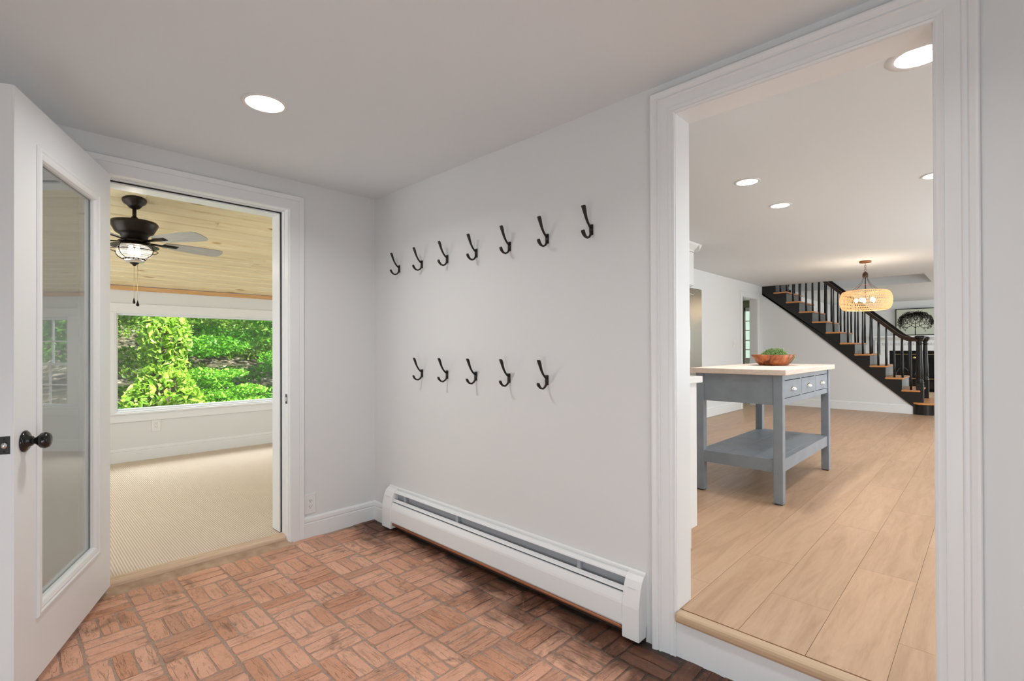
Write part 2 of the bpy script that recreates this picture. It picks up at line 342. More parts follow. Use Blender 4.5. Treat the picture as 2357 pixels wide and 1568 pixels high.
# ------------------------------------------------------------------ room shells
H = 2.286; KC = 2.35; KF = .175; SF = .035; WY = 3.35
def wall_y(name, y0, y1, x0, x1, z0, z1, holes, label, mt='wall_paint'):
    mb = MB(); hs = sorted(holes)
    cur = x0
    for (a, b, c, d) in hs:
        if a > cur: mb.box(cur, a, y0, y1, z0, z1)
        if c > z0: mb.box(a, b, y0, y1, z0, c)
        if d < z1: mb.box(a, b, y0, y1, d, z1)
        cur = b
    if cur < x1: mb.box(cur, x1, y0, y1, z0, z1)
    return struct(name, mb, M[mt], label, 'wall')
def wall_x(name, x0, x1, y0, y1, z0, z1, holes, label, mt='wall_paint'):
    mb = MB(); cur = y0
    for (a, b, c, d) in sorted(holes):
        if a > cur: mb.box(x0, x1, cur, a, z0, z1)
        if c > z0: mb.box(x0, x1, a, b, z0, c)
        if d < z1: mb.box(x0, x1, a, b, d, z1)
        cur = b
    if cur < y1: mb.box(x0, x1, cur, y1, z0, z1)
    return struct(name, mb, M[mt], label, 'wall')
DX0, DX1, DZ = -1.512, -.606, 2.10     # sunroom doorway
KY0, KY1, KZ = -3.062, -2.278, 2.150   # kitchen opening in the hook wall
wall_y('wall_back', 0, .22, -2.87, 0, -.05, 2.72, [(DX0, DX1, -.06, DZ)], 'white wall with the doorway to the carpeted sunroom')
wall_x('wall_right', 0, .115, -5.0, 0, -.05, 2.40, [(KY0, KY1, -.06, KZ)], 'white wall carrying the coat hooks and the kitchen opening')
wall_x('wall_left', -2.87, -2.75, -5.0, 0, -.05, 2.40, [], 'white entry wall behind the glazed door')
wall_y('wall_front', -5.12, -5.0, -2.87, .115, -.05, 2.40, [], 'white entry wall behind the camera')
struct('ceiling', MB().box(-2.87, .115, -5.12, 0, H, H+.12), M['ceiling_paint'], 'flat white ceiling over the brick-floored entry', 'ceiling')
# kitchen / living room
wall_y('wall_kitchen_left', -.13, 0.0, .115, 13.8, 0, 2.40, [(6.93, 7.70, 0, 2.094)], 'long white kitchen wall with a cased doorway by the stair')
wall_y('wall_kitchen_right', -5.3, -5.18, .115, 13.8, 0, 2.9, [], 'white kitchen wall out to the right')
struct('wall_stair', MB().prism([(-.131,KF-.02),(-2.312,KF-.02),(-2.312,.29),(-.131,2.228)], 'x', 8.0, 8.1), M['wall_paint'], 'white triangular wall under the black stair stringer', 'wall')
wall_x('wall_living_far', 13.62, 13.8, -5.2, 0.0, 0, 2.9, [], 'pale wall behind the fireplace in the living room')
mb = MB(); hx, hy, hr = .62, -2.985, .20
mb.box(0, hx-hr, -5.2, 0, KC, KC+.1); mb.box(hx+hr, 8.0, -5.2, 0, KC, KC+.1); mb.box(hx-hr, hx+hr, -5.2, hy-hr, KC, KC+.1); mb.box(hx-hr, hx+hr, hy+hr, 0, KC, KC+.1)
vs = []; fs = []
for k in range(32):
    a = 2*PI*k/32; ca, sa = math.cos(a), math.sin(a); q = hr/max(abs(ca), abs(sa))
    vs += [(hx+q*ca, hy+q*sa, KC), (hx+.082*ca, hy+.082*sa, KC), (hx+.082*ca, hy+.082*sa, KC+.1), (hx+q*ca, hy+q*sa, KC+.1)]
    b_ = 4*k; c_ = 4*((k+1) % 32); fs += [(b_, b_+1, c_+1, c_), (b_+1, b_+2, c_+2, c_+1), (b_+2, b_+3, c_+3, c_+2)]
mb.add(vs, fs)
mb.box(9.38, 13.8, -5.2, 0, KC, KC+.1); mb.box(8.0, 9.38, -5.2, -2.45, KC, KC+.1)
struct('ceiling_kitchen', mb, M['ceiling_paint'], 'white kitchen ceiling with the stairwell opening', 'ceiling')
mb = MB(); mb.box(9.38, 9.46, -2.53, .0, KC+.1, 3.6); mb.box(8.0, 9.38, -2.53, -2.45, KC+.1, 3.6); mb.box(7.92, 8.0, -2.53, .0, KC+.1, 3.6); mb.box(8.0, 9.38, -.12, 0, 2.401, 3.6); mb.box(7.92, 9.46, -2.53, 0, 3.6, 3.7)
struct('wall_stairwell', mb, M['wall_paint'], 'white sides of the stairwell above the stair', 'wall')
lamp('fill_stairwell', 'AREA', (8.7,-1.2,3.5), 2, 1.0, rot=(0,0,0), color=(1,1,1))  # added fill lamp inside the closed stairwell
# hall behind the kitchen wall
wall_x('wall_hall_far', 9.8, 9.92, 0, 3.2, 0, 2.7, [], 'olive green hall wall seen through the doorway', 'green_wall')
wall_x('wall_hall_near', 6.0, 6.1, 0, 3.2, 0, 2.7, [], 'olive green hall wall on the near side', 'green_wall')
wall_y('wall_hall_back', 3.2, 3.3, 6.0, 9.92, 0, 2.7, [], 'olive green hall wall at the back', 'green_wall')
struct('ceiling_hall', MB().box(6.0, 9.92, 0, 3.3, 2.27, 2.4), M['ceiling_paint'], 'white ceiling of the green hall', 'ceiling')
# sunroom
wall_y('wall_sunroom_far', WY, WY+.14, -2.62, 2.95, -.1, 2.0, [(-1.04, 1.25, .565, 1.60), (1.585, 2.32, .545, 1.60)], 'white sunroom wall around the wide picture window')
wall_x('wall_sunroom_left', -2.62, -2.5, .22, WY, -.1, 2.75, [], 'white left wall of the sunroom')
wall_x('wall_sunroom_right', 2.83, 2.95, .22, WY, -.1, 2.75, [], 'white right wall of the sunroom')
wall_y('wall_sunroom_near', .0, .22, .115, 2.95, -.1, 2.75, [], 'white sunroom wall backing onto the kitchen')
struct('floor_sunroom', MB().box(-2.62, 2.95, .22, WY, -.06, SF).box(DX0+.004, DX1-.004, .10, .22, -.06, SF), M['carpet'], 'ribbed beige carpet of the sunroom', 'carpet')

# ------------------------------------------------------------------ brick floor
fl = struct('floor', MB().box(-2.87, 0.0, -5.12, 0, -.10, -.0045), M['mortar'], 'worn red brick floor laid in basket weave', 'floor')
def brick_mesh(L, W, seed):
    rd = random.Random(seed); nx, ny = 5, 3; vs = []; fs = []
    for j in range(ny):
        for i in range(nx):
            x = -L/2+L*i/(nx-1); y = -W/2+W*j/(ny-1); e = (i in (0,nx-1)) or (j in (0,ny-1))
            x += rd.uniform(-.0022,.0022) if e else rd.uniform(-.008,.008); y += rd.uniform(-.0018,.0018)
            if i in (0,nx-1) and j in (0,ny-1): x *= .97; y *= .91
            vs.append((x, y, (-.0022 if e else 0)+rd.uniform(-.0016,.0016)))
    for j in range(ny-1):
        for i in range(nx-1): a = j*nx+i; fs.append((a,a+1,a+nx+1,a+nx))
    ring = [i for i in range(nx)]+[j*nx+nx-1 for j in range(1,ny)]+[(ny-1)*nx+i for i in range(nx-2,-1,-1)]+[j*nx for j in range(ny-2,0,-1)]
    b = len(vs)
    for k in ring: vs.append((vs[k][0]*1.02, vs[k][1]*1.04, -.02))
    for q in range(len(ring)): q2 = (q+1)%len(ring); fs.append((ring[q], b+q, b+q2, ring[q2]))
    return MB().add(vs, fs)
BV = [brick_mesh(.1955, .0605, s).mesh('brick') for s in range(10)]
for bm_ in BV: bm_.materials.append(M['brick_face']); bm_.polygons.foreach_set('use_smooth', [False]*len(bm_.polygons))
camP = Vector((-1.864,-3.176,1.216))
def proj(p):
    q = Vector(p)-camP; z = q.dot(fwd); return (1178.5+1137.5*q.dot(r1)/max(z,1e-3), 797.66+1137.5*q.dot(d1)/max(z,1e-3), z)
bricks = []
for i in range(0, 14):
    for j in range(-1, 25):
        x0 = .0245-.2075*(i+1); y0 = -.05-.2065*(j+1); Hh = (i+j) % 2 == 1
        for k in range(3):
            off = (k-1)*.0688
            cx, cy = x0+.10375+(0 if Hh else off), y0+.10325+(off if Hh else 0)
            if cx > -.02 or cx < -2.74 or cy < -4.98: continue
            hy = .0313 if Hh else .0985; top = cy+hy
            if top > -.001:
                if cx < -.53 or cy-hy > -.03: continue
                if not Hh:    # cut brick against the wall
                    if cy > .03: continue
            px, py, z = proj((cx, cy, 0))
            vis = z > .2 and -60 < px < 1800 and py < 1640 and cx > -1.9
            bricks.append((z if vis else 1e3+z, cx, cy, Hh, top))
bricks.sort(); rest = MB(); rd = random.Random(3); nparts = 0
for (z, cx, cy, Hh, top) in bricks:
    v = rd.randrange(10); rz = (0 if Hh else PI/2)+rd.uniform(-.012,.012)+(PI if rd.random() < .5 else 0); dz = rd.uniform(-.0016,.0016)
    if z < 1e3 and nparts < 300:
        o = bpy.data.objects.new('brick', BV[v]); C.objects.link(o); o.parent = fl
        sc_ = 1.0
        if top > -.001: L = max(.03, (-.001-(cy-(.0985 if not Hh else .0313)))); 
        if top > -.001 and not Hh: sc_ = L/.197; cy = -.001-L/2
        if top > -.001 and Hh: o.scale = (1, max(.2, L/.0625), 1); cy = -.001-L/2
        if sc_ != 1.0: o.scale = (sc_, 1, 1)
        o.location = (cx+rd.uniform(-.0015,.0015), cy, dz); o.rotation_euler = (0,0,rz); nparts += 1
    else:
        if top > -.001: continue
        me = BV[v]; R = Matrix.Rotation(rz, 4, 'Z')
        rest.add([tuple(R @ vv.co + Vector((cx,cy,dz))) for vv in me.vertices], [tuple(p.vertices) for p in me.polygons])
o = rest.build('brick_rest', M['brick_face'], fl); o['kind'] = 'stuff'; o.name = 'outer_bricks'
# smeared cement along the threshold
mb = MB(); rd = random.Random(5); n = 30; top = []; 
vs = []; fs = []
for i in range(n+1):
    x = -1.52+i*(.93/n); e = .055+rd.uniform(-.012,.012)
    vs += [(x, .03, .012), (x, -.02, .004), (x, -e, -.006)]
    if i: a = 3*(i-1); fs += [(a,a+3,a+4,a+1),(a+1,a+4,a+5,a+2)]
mt = mat('cement', (.50,.34,.23), .8); v = coords(mt, src='World'); n_ = noise(mt, v, 18, 5); base(mt, ramp(mt, n_, [(.3,(.40,.26,.17)),(.7,(.56,.40,.28))]).outputs[0]); bump(mt, n_, .4, .003); M['cement'] = mt
mb.add(vs, fs, True).build('cement_fillet', mt, fl)

# ------------------------------------------------------------------ kitchen plank floor
kf = struct('floor_kitchen', MB().box(0.02, 13.8, -5.2, 0.0, -.05, KF-.004), M['oak_nosing'], 'wide honey oak plank floor of the kitchen', 'floor')
struct('floor_hall', MB().box(6.0, 9.92, 0, 3.3, -.05, KF-.002), M['oak_nosing'], 'oak floor of the hall beyond the doorway', 'floor')
PW = .2185
def joint0(r): return {0:.77, 1:.41, 2:.95, -1:.31, -2:.62, 3:.33}.get(r, ((r*.37) % 1.15))
plank_cache = {}
def plank(x0, x1, y0, y1):
    L = round(x1-x0, 3); key = (L, round(y1-y0,3))
    if key not in plank_cache:
        W = y1-y0; g = .0006
        me = MB().cbox(g-L/2, L/2-g, -W/2+g, W/2-g, -.012, 0, .0005).mesh('plank'); me.materials.append(M['oak_plank']); plank_cache[key] = me
    o = bpy.data.objects.new('plank', plank_cache[key]); C.objects.link(o); o.parent = kf; o.location = ((x0+x1)/2, (y0+y1)/2, KF)
    return o
for r in range(-9, 12):
    y1 = -2.284-PW*(r); y0 = y1-PW
    if y0 < -5.18: break
    if y1 > -.13: y1 = -.131
    if y1-y0 < .02: continue
    x = .025; j = joint0(r) + .0
    lim = 13.6 if r > -1 else (7.99 if y1 > -2.32 else 13.6)
    while x < lim-.01:
        e = j if j > x+.02 else None
        while j <= x+.02: j += 1.15
        e = min(j, lim); 
        if y0 > -4.4 or x < 4: plank(x, e, y0, y1)
        x = e; j += 1.15
# nosing and riser of the step
st = tag(MB().cbox(-.030, .026, KY0+.001, KY1-.001, KF-.036, KF+.001, .012).build('trim_1', M['oak_nosing']), 'oak nosing along the edge of the step up to the kitchen', 'trim', None, 'structure')
struct('trim_2', MB().box(-.004, .02, KY0+.0, KY1-.0, -.02, KF-.036), M['trim_paint'], 'white riser board below the oak nosing', 'trim')

# ------------------------------------------------------------------ casings, jambs, baseboards
def U(parent, plane, at, a, b, zb, zt, prof, sgn, mt):
    # plane 'y': opening in x from a..b on plane y=at, proud towards sgn ; plane 'x' likewise
    def P(u, d, z): return (u, at+sgn*d, z) if plane == 'y' else (at+sgn*d, u, z)
    segs = [[], [], []]
    lines = [[P(a-o, d, zb), P(a-o, d, zt+o), P(b+o, d, zt+o), P(b+o, d, zb)] for o, d in prof]
    for sgi, nm in ((0,'casing_side'),(1,'casing_head'),(2,'casing_side')):
        mb = MB(); k = len(lines); vs = [l[sgi] for l in lines]+[l[sgi+1] for l in lines]
        mb.add(vs, [(i, i+1, k+i+1, k+i) for i in range(k-1)]+[(k-1,0,k,2*k-1), tuple(range(k)), tuple(range(2*k-1,k-1,-1))])
        mb.build(nm, mt, parent)
COL = [(0,0),(0,.010),(.006,.013),(.010,.011),(.014,.012),(.022,.015),(.024,.011),(.058,.016),(.061,.020),(.064,.021),(.072,.017),(.076,.022),(.088,.026),(.094,.026),(.097,.022),(.097,0)]
FLAT = [(0,0),(0,.012),(.003,.016),(.008,.017),(.060,.018),(.063,.014),(.068,.015),(.090,.019),(.092,.016),(.092,0)]
# sunroom doorway
d1r = thing('door_1', (DX0, 0, 0), 'white doorway frame leading to the sunroom', 'doorway', None, 'structure')
U(d1r, 'y', 0, DX0, DX1, -.01, DZ-.006, FLAT, -1, M['trim_paint'])
mb = MB(); mb.box(DX0, DX0+.004, -.001, .22, .0, DZ); mb.box(DX1-.004, DX1, -.001, .22, 0, DZ); mb.box(DX0, DX1, -.001, .22, DZ-.004, DZ)
mb.build('jamb', M['trim_paint'], d1r)
mb = MB(); s_ = .014
mb.cbox(DX0+.003, DX0+.003+s_, .106, .22, .04, DZ-.004, .003); mb.cbox(DX1-.004-s_, DX1-.003, .106, .22, .04, DZ-.004, .003); mb.cbox(DX0+.003, DX1-.004, .106, .22, DZ-.004-s_, DZ-.003, .003)
mb.build('door_stop', M['trim_paint'], d1r)
mb = MB(); mb.box(DX1-.010, DX1-.004, .100, .106, .04, DZ-.01); mb.box(DX0, DX1-.004, .100, .106, DZ-.010, DZ-.004)
mb.build('weatherstrip', M['dark'], d1r)
mb = MB(); mb.cbox(DX1-.007, DX1-.003, .048, .056, .04, DZ-.004, .001); mb.cbox(DX0, DX1-.004, .048, .056, DZ-.010, DZ-.003, .001); mb.build('stop_bead', M['trim_paint'], d1r)
mb = MB(); mb.cbox(DX1-.0065, DX1-.0035, .012, .036, .87, .93, .001); mb.build('strike_plate', M['black_metal'], d1r)
MB().cbox(DX1-.008, DX1-.006, .018, .028, .885, .912, .0008).build('strike_hole', M['nickel'], d1r)
# oak threshold
th = thing('trim_3', (DX0, 0, 0), 'pale oak threshold under the sunroom doorway', 'trim', None, 'structure')
MB().cbox(DX0+.001, DX1-.001, .028, .104, -.006, .037, .010).build('sill_board', M['oak_threshold'], th)
for k in range(4): MB().cbox(DX0+.002, DX1-.002, .046+k*.014, .056+k*.014, .032, .041, .003).build('ridge', M['oak_threshold'], th)
# kitchen opening
d2r = thing('door_2', (0, KY0, 0), 'white cased opening into the kitchen', 'doorway', None, 'structure')
U(d2r, 'x', 0, KY0, KY1, -.012, KZ, COL, -1, M['trim_paint'])
mb = MB(); mb.box(-.001, .122, KY1-.002, KY1+.006, -.02, KZ); mb.box(-.001, .122, KY0-.006, KY0+.002, -.02, KZ); mb.box(-.001, .122, KY0, KY1, KZ-.002, KZ+.006)
mb.build('jamb', M['trim_paint'], d2r)
U(d2r, 'x', .115, KY0, KY1, KF, KZ, FLAT, 1, M['trim_paint'])
# hall doorway in the kitchen wall
d3r = thing('door_3', (6.93, -.13, KF), 'white cased doorway to the green hall', 'doorway', None, 'structure')
U(d3r, 'y', -.13, 6.93, 7.70, KF, 2.094, FLAT, -1, M['trim_paint'])
mb = MB(); mb.box(6.928, 6.934, -.131, .001, KF, 2.094); mb.box(7.696, 7.702, -.131, .001, KF, 2.094); mb.box(6.93, 7.70, -.131, .001, 2.09, 2.096); mb.build('jamb', M['trim_paint'], d3r)
# baseboards
BP = [(0,0),(.013,0),(.014,.10),(.010,.106),(.014,.112),(.012,.132),(.006,.141),(0,.142)]
def baseboard(name, plane, at, a, b, z, sgn, label):
    if plane == 'y': mb = MB().prism([(at+sgn*d, z+h) for d, h in BP], 'x', a, b)
    else: mb = MB().prism([(at+sgn*d, z+h) for d, h in BP], 'y', a, b)
    struct(name, mb, M['trim_paint'], label, 'baseboard')
baseboard('baseboard_back', 'y', 0, -.514, -.0, -.012, -1, 'white baseboard beside the sunroom doorway')
baseboard('baseboard_right', 'x', 0, -.205, -.0, -.012, -1, 'short white baseboard between the corner and the heater')
baseboard('baseboard_sunroom', 'y', WY, -2.5, 2.83, SF, -1, 'white baseboard under the picture window')
baseboard('baseboard_kitchen', 'y', -.13, 3.6, 6.838, KF, -1, 'white baseboard along the kitchen wall')
baseboard('baseboard_stair', 'x', 8.0, -2.311, -.13, KF, -1, 'white baseboard under the stair')

# ------------------------------------------------------------------ glazed door leaf
HG = (-1.488, -.035, 0); th_ = math.atan2(-.925, -.381)
dl = thing('glass_door', HG, 'open white door with a full glass lite and black knob', 'door', rz=th_)
DW, DT, Z0, Z1 = .912, .044, .045, 2.085
# local x along leaf, local +y = visible side (n is to the left of d rotated): visible face at y=0, body to -y
def lb(*a): return MB().cbox(*a)
nl = 1  # sign of visible normal in local y
g0, g1, gz0, gz1 = .155, .762, .262, 1.947
mb = MB()
mb.box(0, g0+.012, -DT, 0, Z0, Z1); mb.box(g1-.012, DW, -DT, 0, Z0, Z1); mb.box(g0+.012, g1-.012, -DT, 0, Z0, gz0+.012); mb.box(g0+.012, g1-.012, -DT, 0, gz1-.012, Z1)
mb.build('door_frame', M['trim_paint'], dl, world=False)
for face, sg in ((0, 1), (-DT, -1)):
    prof = [(0,0),(0,.003),(.006,.009),(.014,.010),(.020,.006),(.026,.007),(.040,.003),(.046,-.006),(.046,-.018),(0,-.018)]
    mb = MB(); loops = []
    for o_, d_ in prof: loops.append([(g0+o_, face+sg*d_, gz0+o_), (g1-o_, face+sg*d_, gz0+o_), (g1-o_, face+sg*d_, gz1-o_), (g0+o_, face+sg*d_, gz1-o_)])
    for e in range(4):
        m1 = MB(); k = len(prof); vs = [l[e] for l in loops]+[l[(e+1)%4] for l in loops]
        m1.add(vs, [(i, i+1, k+i+1, k+i) for i in range(k-1)])
        m1.build('glass_bead', M['trim_paint'], dl, world=False)
MB().box(g0+.04, g1-.04, -DT/2-.003, -DT/2+.003, gz0+.04, gz1-.04).build('glass_pane', M['glass'], dl, world=False)
MB().box(DW-.0005, DW+.0015, -DT+.004, -.004, Z0, Z1).build('edge_strip', M['trim_paint'], dl, world=False)
kx, kz = .845, .905
kn = MB().lathe([(0.001,0),(.036,0),(.037,.004),(.030,.010),(.018,.014),(.0165,.022)], (kx,0,kz), 32, axis='y').build('knob_rose', M['knob_black'], dl, world=False)
MB().lathe([(.014,.012),(.012,.020),(.012,.032),(.018,.038),(.026,.046),(.0275,.056),(.024,.066),(.014,.071),(.001,.072)], (kx,0,kz), 32, axis='y').build('knob', M['knob_black'], kn, world=False)
kn = MB().lathe([(0.001,-DT),(.036,-DT),(.037,-DT-.004),(.030,-DT-.010),(.018,-DT-.014)], (kx,0,kz), 32, axis='y').build('knob_rose', M['knob_black'], dl, world=False)
MB().lathe([(.012,-DT-.012),(.012,-DT-.032),(.018,-DT-.038),(.0275,-DT-.056),(.024,-DT-.066),(.001,-DT-.072)], (kx,0,kz), 32, axis='y').build('knob', M['knob_black'], kn, world=False)
lp = MB().cbox(DW, DW+.0035, -DT/2-.0135, -DT/2+.0135, kz-.029, kz+.029, .0012).build('latch_plate', M['black_metal'], dl, world=False)
MB().sweep([(DW+.002, -DT/2, kz), (DW+.010, -DT/2+.0015, kz), (DW+.013, -DT/2+.004, kz)], [(.010,.0085),(.010,.0075),(.009,.004)], 12, side=(0,0,1)).build('latch_bolt', M['nickel'], lp, world=False)
for s in (-1, 1): MB().lathe([(.0035,0),(.003,.0045),(.0005,.005)], (DW, -DT/2, kz+s*.021), 12, axis='x').build('screw', M['knob_black'], lp, world=False)

# ------------------------------------------------------------------ baseboard heater
HY0, HY1 = -2.147, -.205
ht = thing('baseboard_heater', (0, -1.17, 0), 'long white baseboard heater under the coat hooks', 'heater')
mb = MB(); mb.prism([(-.0005,.060),(-.0005,.283),(-.006,.283),(-.011,.278),(-.010,.270),(-.007,.268),(-.007,.060)], 'y', HY0+.002, HY1-.0); mb.build('back_plate', M['heater_enamel'], ht)
mb = MB(); mb.prism([(-.007,.266),(-.020,.266),(-.032,.256),(-.034,.250),(-.031,.250),(-.019,.262),(-.007,.262)], 'y', HY0+.07, HY1-.09); mb.build('top_hood', M['heater_enamel'], ht)
MB().box(-.009, -.0072, HY0+.07, HY1-.09, .08, .262).build('inner_plate', M['dark_slot'], ht)
mb = MB(); mb.prism([(-.034,.212),(-.047,.204),(-.050,.199),(-.048,.197),(-.045,.201),(-.033,.209)], 'y', HY0+.07, HY1-.09); mb.build('damper', M['heater_enamel'], ht)
mb = MB(); mb.prism([(-.044,.190),(-.050,.188),(-.062,.160),(-.064,.150),(-.064,.068),(-.060,.060),(-.057,.060),(-.060,.070),(-.060,.150),(-.047,.185)], 'y', HY0+.07, HY1-.09); mb.build('front_panel', M['heater_enamel'], ht)
for (a, b) in ((HY0, HY0+.078), (HY1-.105, HY1)):
    prof = [(-.008,.276),(-.022,.270),(-.040,.252),(-.052,.225),(-.066,.165),(-.068,.150),(-.068,.018),(-.008,.018)]
    mb = MB(); mb.prism(prof, 'y', a, b); e = mb.build('end_cap', M['heater_enamel'], ht, bevel=.0015)
    MB().box(-.0535, -.0525, a+.02, b-.02, .2215, .2225).build('embossed_line', M['dark_slot'], e)
for y in (-.42, -.95, -1.82): MB().cbox(-.030, -.010, y-.010, y+.010, .205, .250, .001).build('bracket', M['dark_slot'], ht)
for y in (-.50, -.80, -1.15, -1.6): MB().lathe([(.0035,0),(.003,-.002),(.0005,-.0025)], (-.009, y, .240), 10, axis='x').build('rivet', M['dark'], ht)
MB().sweep([(-.046, HY0+.05, .047), (-.046, HY1-.06, .047)], .011, 12).build('copper_pipe', M['copper'], ht)
MB().box(-.0045, -.0006, HY0+.004, HY1-.004, -.004, .06).build('dark_gap_strip', mat('gap_dark', (.05,.03,.02), .8), ht)  # dark strip put in for the dark gap under the heater
mb = MB(); y = HY0+.2
while y < HY1-.25: mb.box(-.052, -.012, y, y+.0006, .075, .155); y += .012
mb.build('fins', M['nickel'], ht)

# ------------------------------------------------------------------ coat hooks
def hook():
    t = thing('coat_hook', (0,0,0), 'x', 'hook')
    MB().cbox(-.007, -.0003, -.0095, .0095, -.047, .002, .002).build('mounting_plate', M['hook_bronze'], t)
    MB().sweep([(-.004,0,-.014),(-.016,0,-.008),(-.030,0,.006),(-.042,0,.024),(-.051,0,.044),(-.057,0,.060),(-.063,0,.073),(-.066,0,.077)],
        [(.0075,.005),(.006,.0048),(.006,.0048),(.007,.0048),(.009,.005),(.0115,.005),(.0125,.004),(.010,.002)], 12, side=(0,1,0)).build('upper_prong', M['hook_bronze'], t)
    MB().sweep([(-.004,0,-.030),(-.008,0,-.044),(-.018,0,-.056),(-.033,0,-.063),(-.049,0,-.060),(-.061,0,-.050),(-.067,0,-.040),(-.0685,0,-.033)],
        [(.0075,.005),(.006,.0048),(.006,.0048),(.0065,.0048),(.008,.0048),(.010,.005),(.011,.0045),(.009,.002)], 12, side=(0,1,0)).build('lower_prong', M['hook_bronze'], t)
    for z in (-.006, -.038): MB().lathe([(.0035,-.007),(.003,-.0085),(.0005,-.009)], (0,0,z), 10, axis='x').build('screw', M['hook_bronze'], t)
    return t
h0 = hook(); nth = ['first','second','third','fourth','fifth','sixth','seventh']
k = 0
for i, y in enumerate((-.320,-.577,-.835,-1.096,-1.358,-1.617,-1.878)):
    o = h0 if k == 0 else copy_tree(h0); k += 1; o.location = (0, y, 1.775); OFF[o.name] = Vector((0,0,0))
    tag(o, 'black double coat hook, %s from the corner in the upper row' % nth[i] if i < 6 else 'black double coat hook at the kitchen end of the upper row', 'hook', 'black coat hooks in the upper row')
for i, y in enumerate((-.577,-.831,-1.089,-1.352,-1.612)):
    o = copy_tree(h0); o.location = (0, y, 1.082)
    tag(o, 'black double coat hook, %s from the corner in the lower row' % nth[i], 'hook', 'black coat hooks in the lower row')

# ------------------------------------------------------------------ outlets and switch
def outlet(name, plane, at, u, z, sgn, label, sc_=1.0, switch=False):
    W, Hh = .036*sc_, .060*sc_
    def B(u0,u1,d0,d1_,z0,z1,c):
        return MB().cbox(u+u0, u+u1, at+sgn*d0, at+sgn*d1_, z+z0, z+z1, c)
    t = thing(name, (u, at, z), label, 'switch' if switch else 'outlet')
    B(-W,W,0,.006,-Hh,Hh,.002).build('wall_plate', M['plate_white'], t)
    if switch: B(-.005,.005,.005,.014,-.011,.011,.002).build('toggle', M['plate_white'], t); return
    r = B(-.0165,.0165,.005,.008,-.034,.034,.001).build('receptacle', M['plate_white'], t)
    for zz in (-.020, .018):
        mb = MB()
        for uu in (-.0065, .0065): mb.box(u+uu-.0011, u+uu+.0011, at+sgn*.0078, at+sgn*.0084, z+zz, z+zz+.008)
        mb.lathe([(.0024, sgn*.0078), (.0024, sgn*.0084)], (u, at, z+zz-.007), 10, axis='y'); mb.build('slots', M['dark'], r)
outlet('wall_outlet', 'y', 0, -.473, .214, -1, 'white duplex outlet just above the baseboard by the doorway', 1.06)
outlet('wall_outlet', 'y', WY, -.692, .393, -1, 'white duplex outlet under the picture window', 1.15)
outlet('light_switch', 'y', -.13, 6.55, 1.28, -1, 'white light switch left of the green hall doorway', 1.0, True)

# ------------------------------------------------------------------ recessed lights
def can(x, y, z, r, label, group, watts, baffle=False):
    t = thing('ceiling_light', (x,y,z), label, 'ceiling light', group)
    MB().lathe([(r+(.03 if baffle else .016),0),(r+(.03 if baffle else .016),-.002),(r+.010,-.004),(r,-.004),(r-.002,0)], (x,y,z), 48, caps=False).build('trim_ring', M['can_trim'], t)
    if baffle:
        pr = [(r, -.003)]
        for q in range(7): pr += [(r-.001-q*.0028, q*.0105), (r-.001-q*.0028, q*.0105+.006), (r-.0045-q*.0028, q*.0105+.0075)]
        MB().lathe(pr, (x,y,z), 48, caps=False).lathe([(r-.0005,-.001),(r-.0005,.09),(.0005,.09)], (x,y,z), 32, caps=False).build('baffle', M['can_trim'], t)
        MB().lathe([(  .0005,.040),(r-.012,.040)], (x,y,z), 40).build('lens', M['glow'], t)
        lamp('can_lamp', 'AREA', (x,y,z+.037), watts, (r-.016)*2, rot=(0,0,0), color=(1,.975,.95)); return
    else: MB().lathe([(.0005,-.0045),(r*.6,-.0045),(r-.001,-.003)], (x,y,z), 40).build('lens', M['glow'], t)
    lamp('can_lamp', 'AREA', (x,y,z-.012), watts, r*1.9, rot=(0,0,0), color=(1,.975,.95)).parent = None
can(-1.066, -.910, H, .077, 'lit recessed light in the entry ceiling', None, 7.5)
can(2-.317+.0, -1.987, KC, .067, 'lit recessed light nearest the opening in the kitchen ceiling', 'kitchen ceiling lights', 7)
can(2.455, -1.978, KC, .067, 'lit recessed light behind the nearer one in the kitchen ceiling', 'kitchen ceiling lights', 7)
can(.62, -2.985, KC, .080, 'recessed light with ribbed baffle at the top of the opening', 'kitchen ceiling lights', 9, True)
can(2.42, -2.925, KC, .067, 'recessed light half hidden by the right casing', 'kitchen ceiling lights', 7)
lamp('second_entry_can', 'AREA', (-1.066,-3.0,H-.012), 4.5, .15, color=(1,.975,.95))
for x, y in ((4.2,-3.6),(5.4,-3.4),(11.2,-1.6),(11.5,-3.6)): lamp('ceiling_can', 'AREA', (x,y,KC-.012), 8, .14, color=(1,.975,.95))

# ------------------------------------------------------------------ sunroom ceiling of pine planks
def cz(y): return 1.885+.225*(WY-y)
sl = math.atan(.225); csl = struct('ceiling_sunroom', MB().add([(-2.62,.0,cz(.0)+.02),(2.95,.0,cz(.0)+.02),(2.95,WY+.14,cz(WY+.14)+.02),(-2.62,WY+.14,cz(WY+.14)+.02),(-2.62,.0,cz(.0)+.12),(2.95,.0,cz(.0)+.12),(2.95,WY+.14,cz(WY+.14)+.12),(-2.62,WY+.14,cz(WY+.14)+.12)],
     [(0,1,2,3),(7,6,5,4),(0,4,5,1),(1,5,6,2),(2,6,7,3),(3,7,4,0)]), M['pine_board'], 'sloping knotty pine plank ceiling of the sunroom', 'ceiling')
pz = .1425*math.cos(sl)
r = 0; y = 1.395
rows = []
while y > .22+pz: y -= pz
while y < WY-.02: rows.append(y); y += pz
cache = {}
rd = random.Random(11)
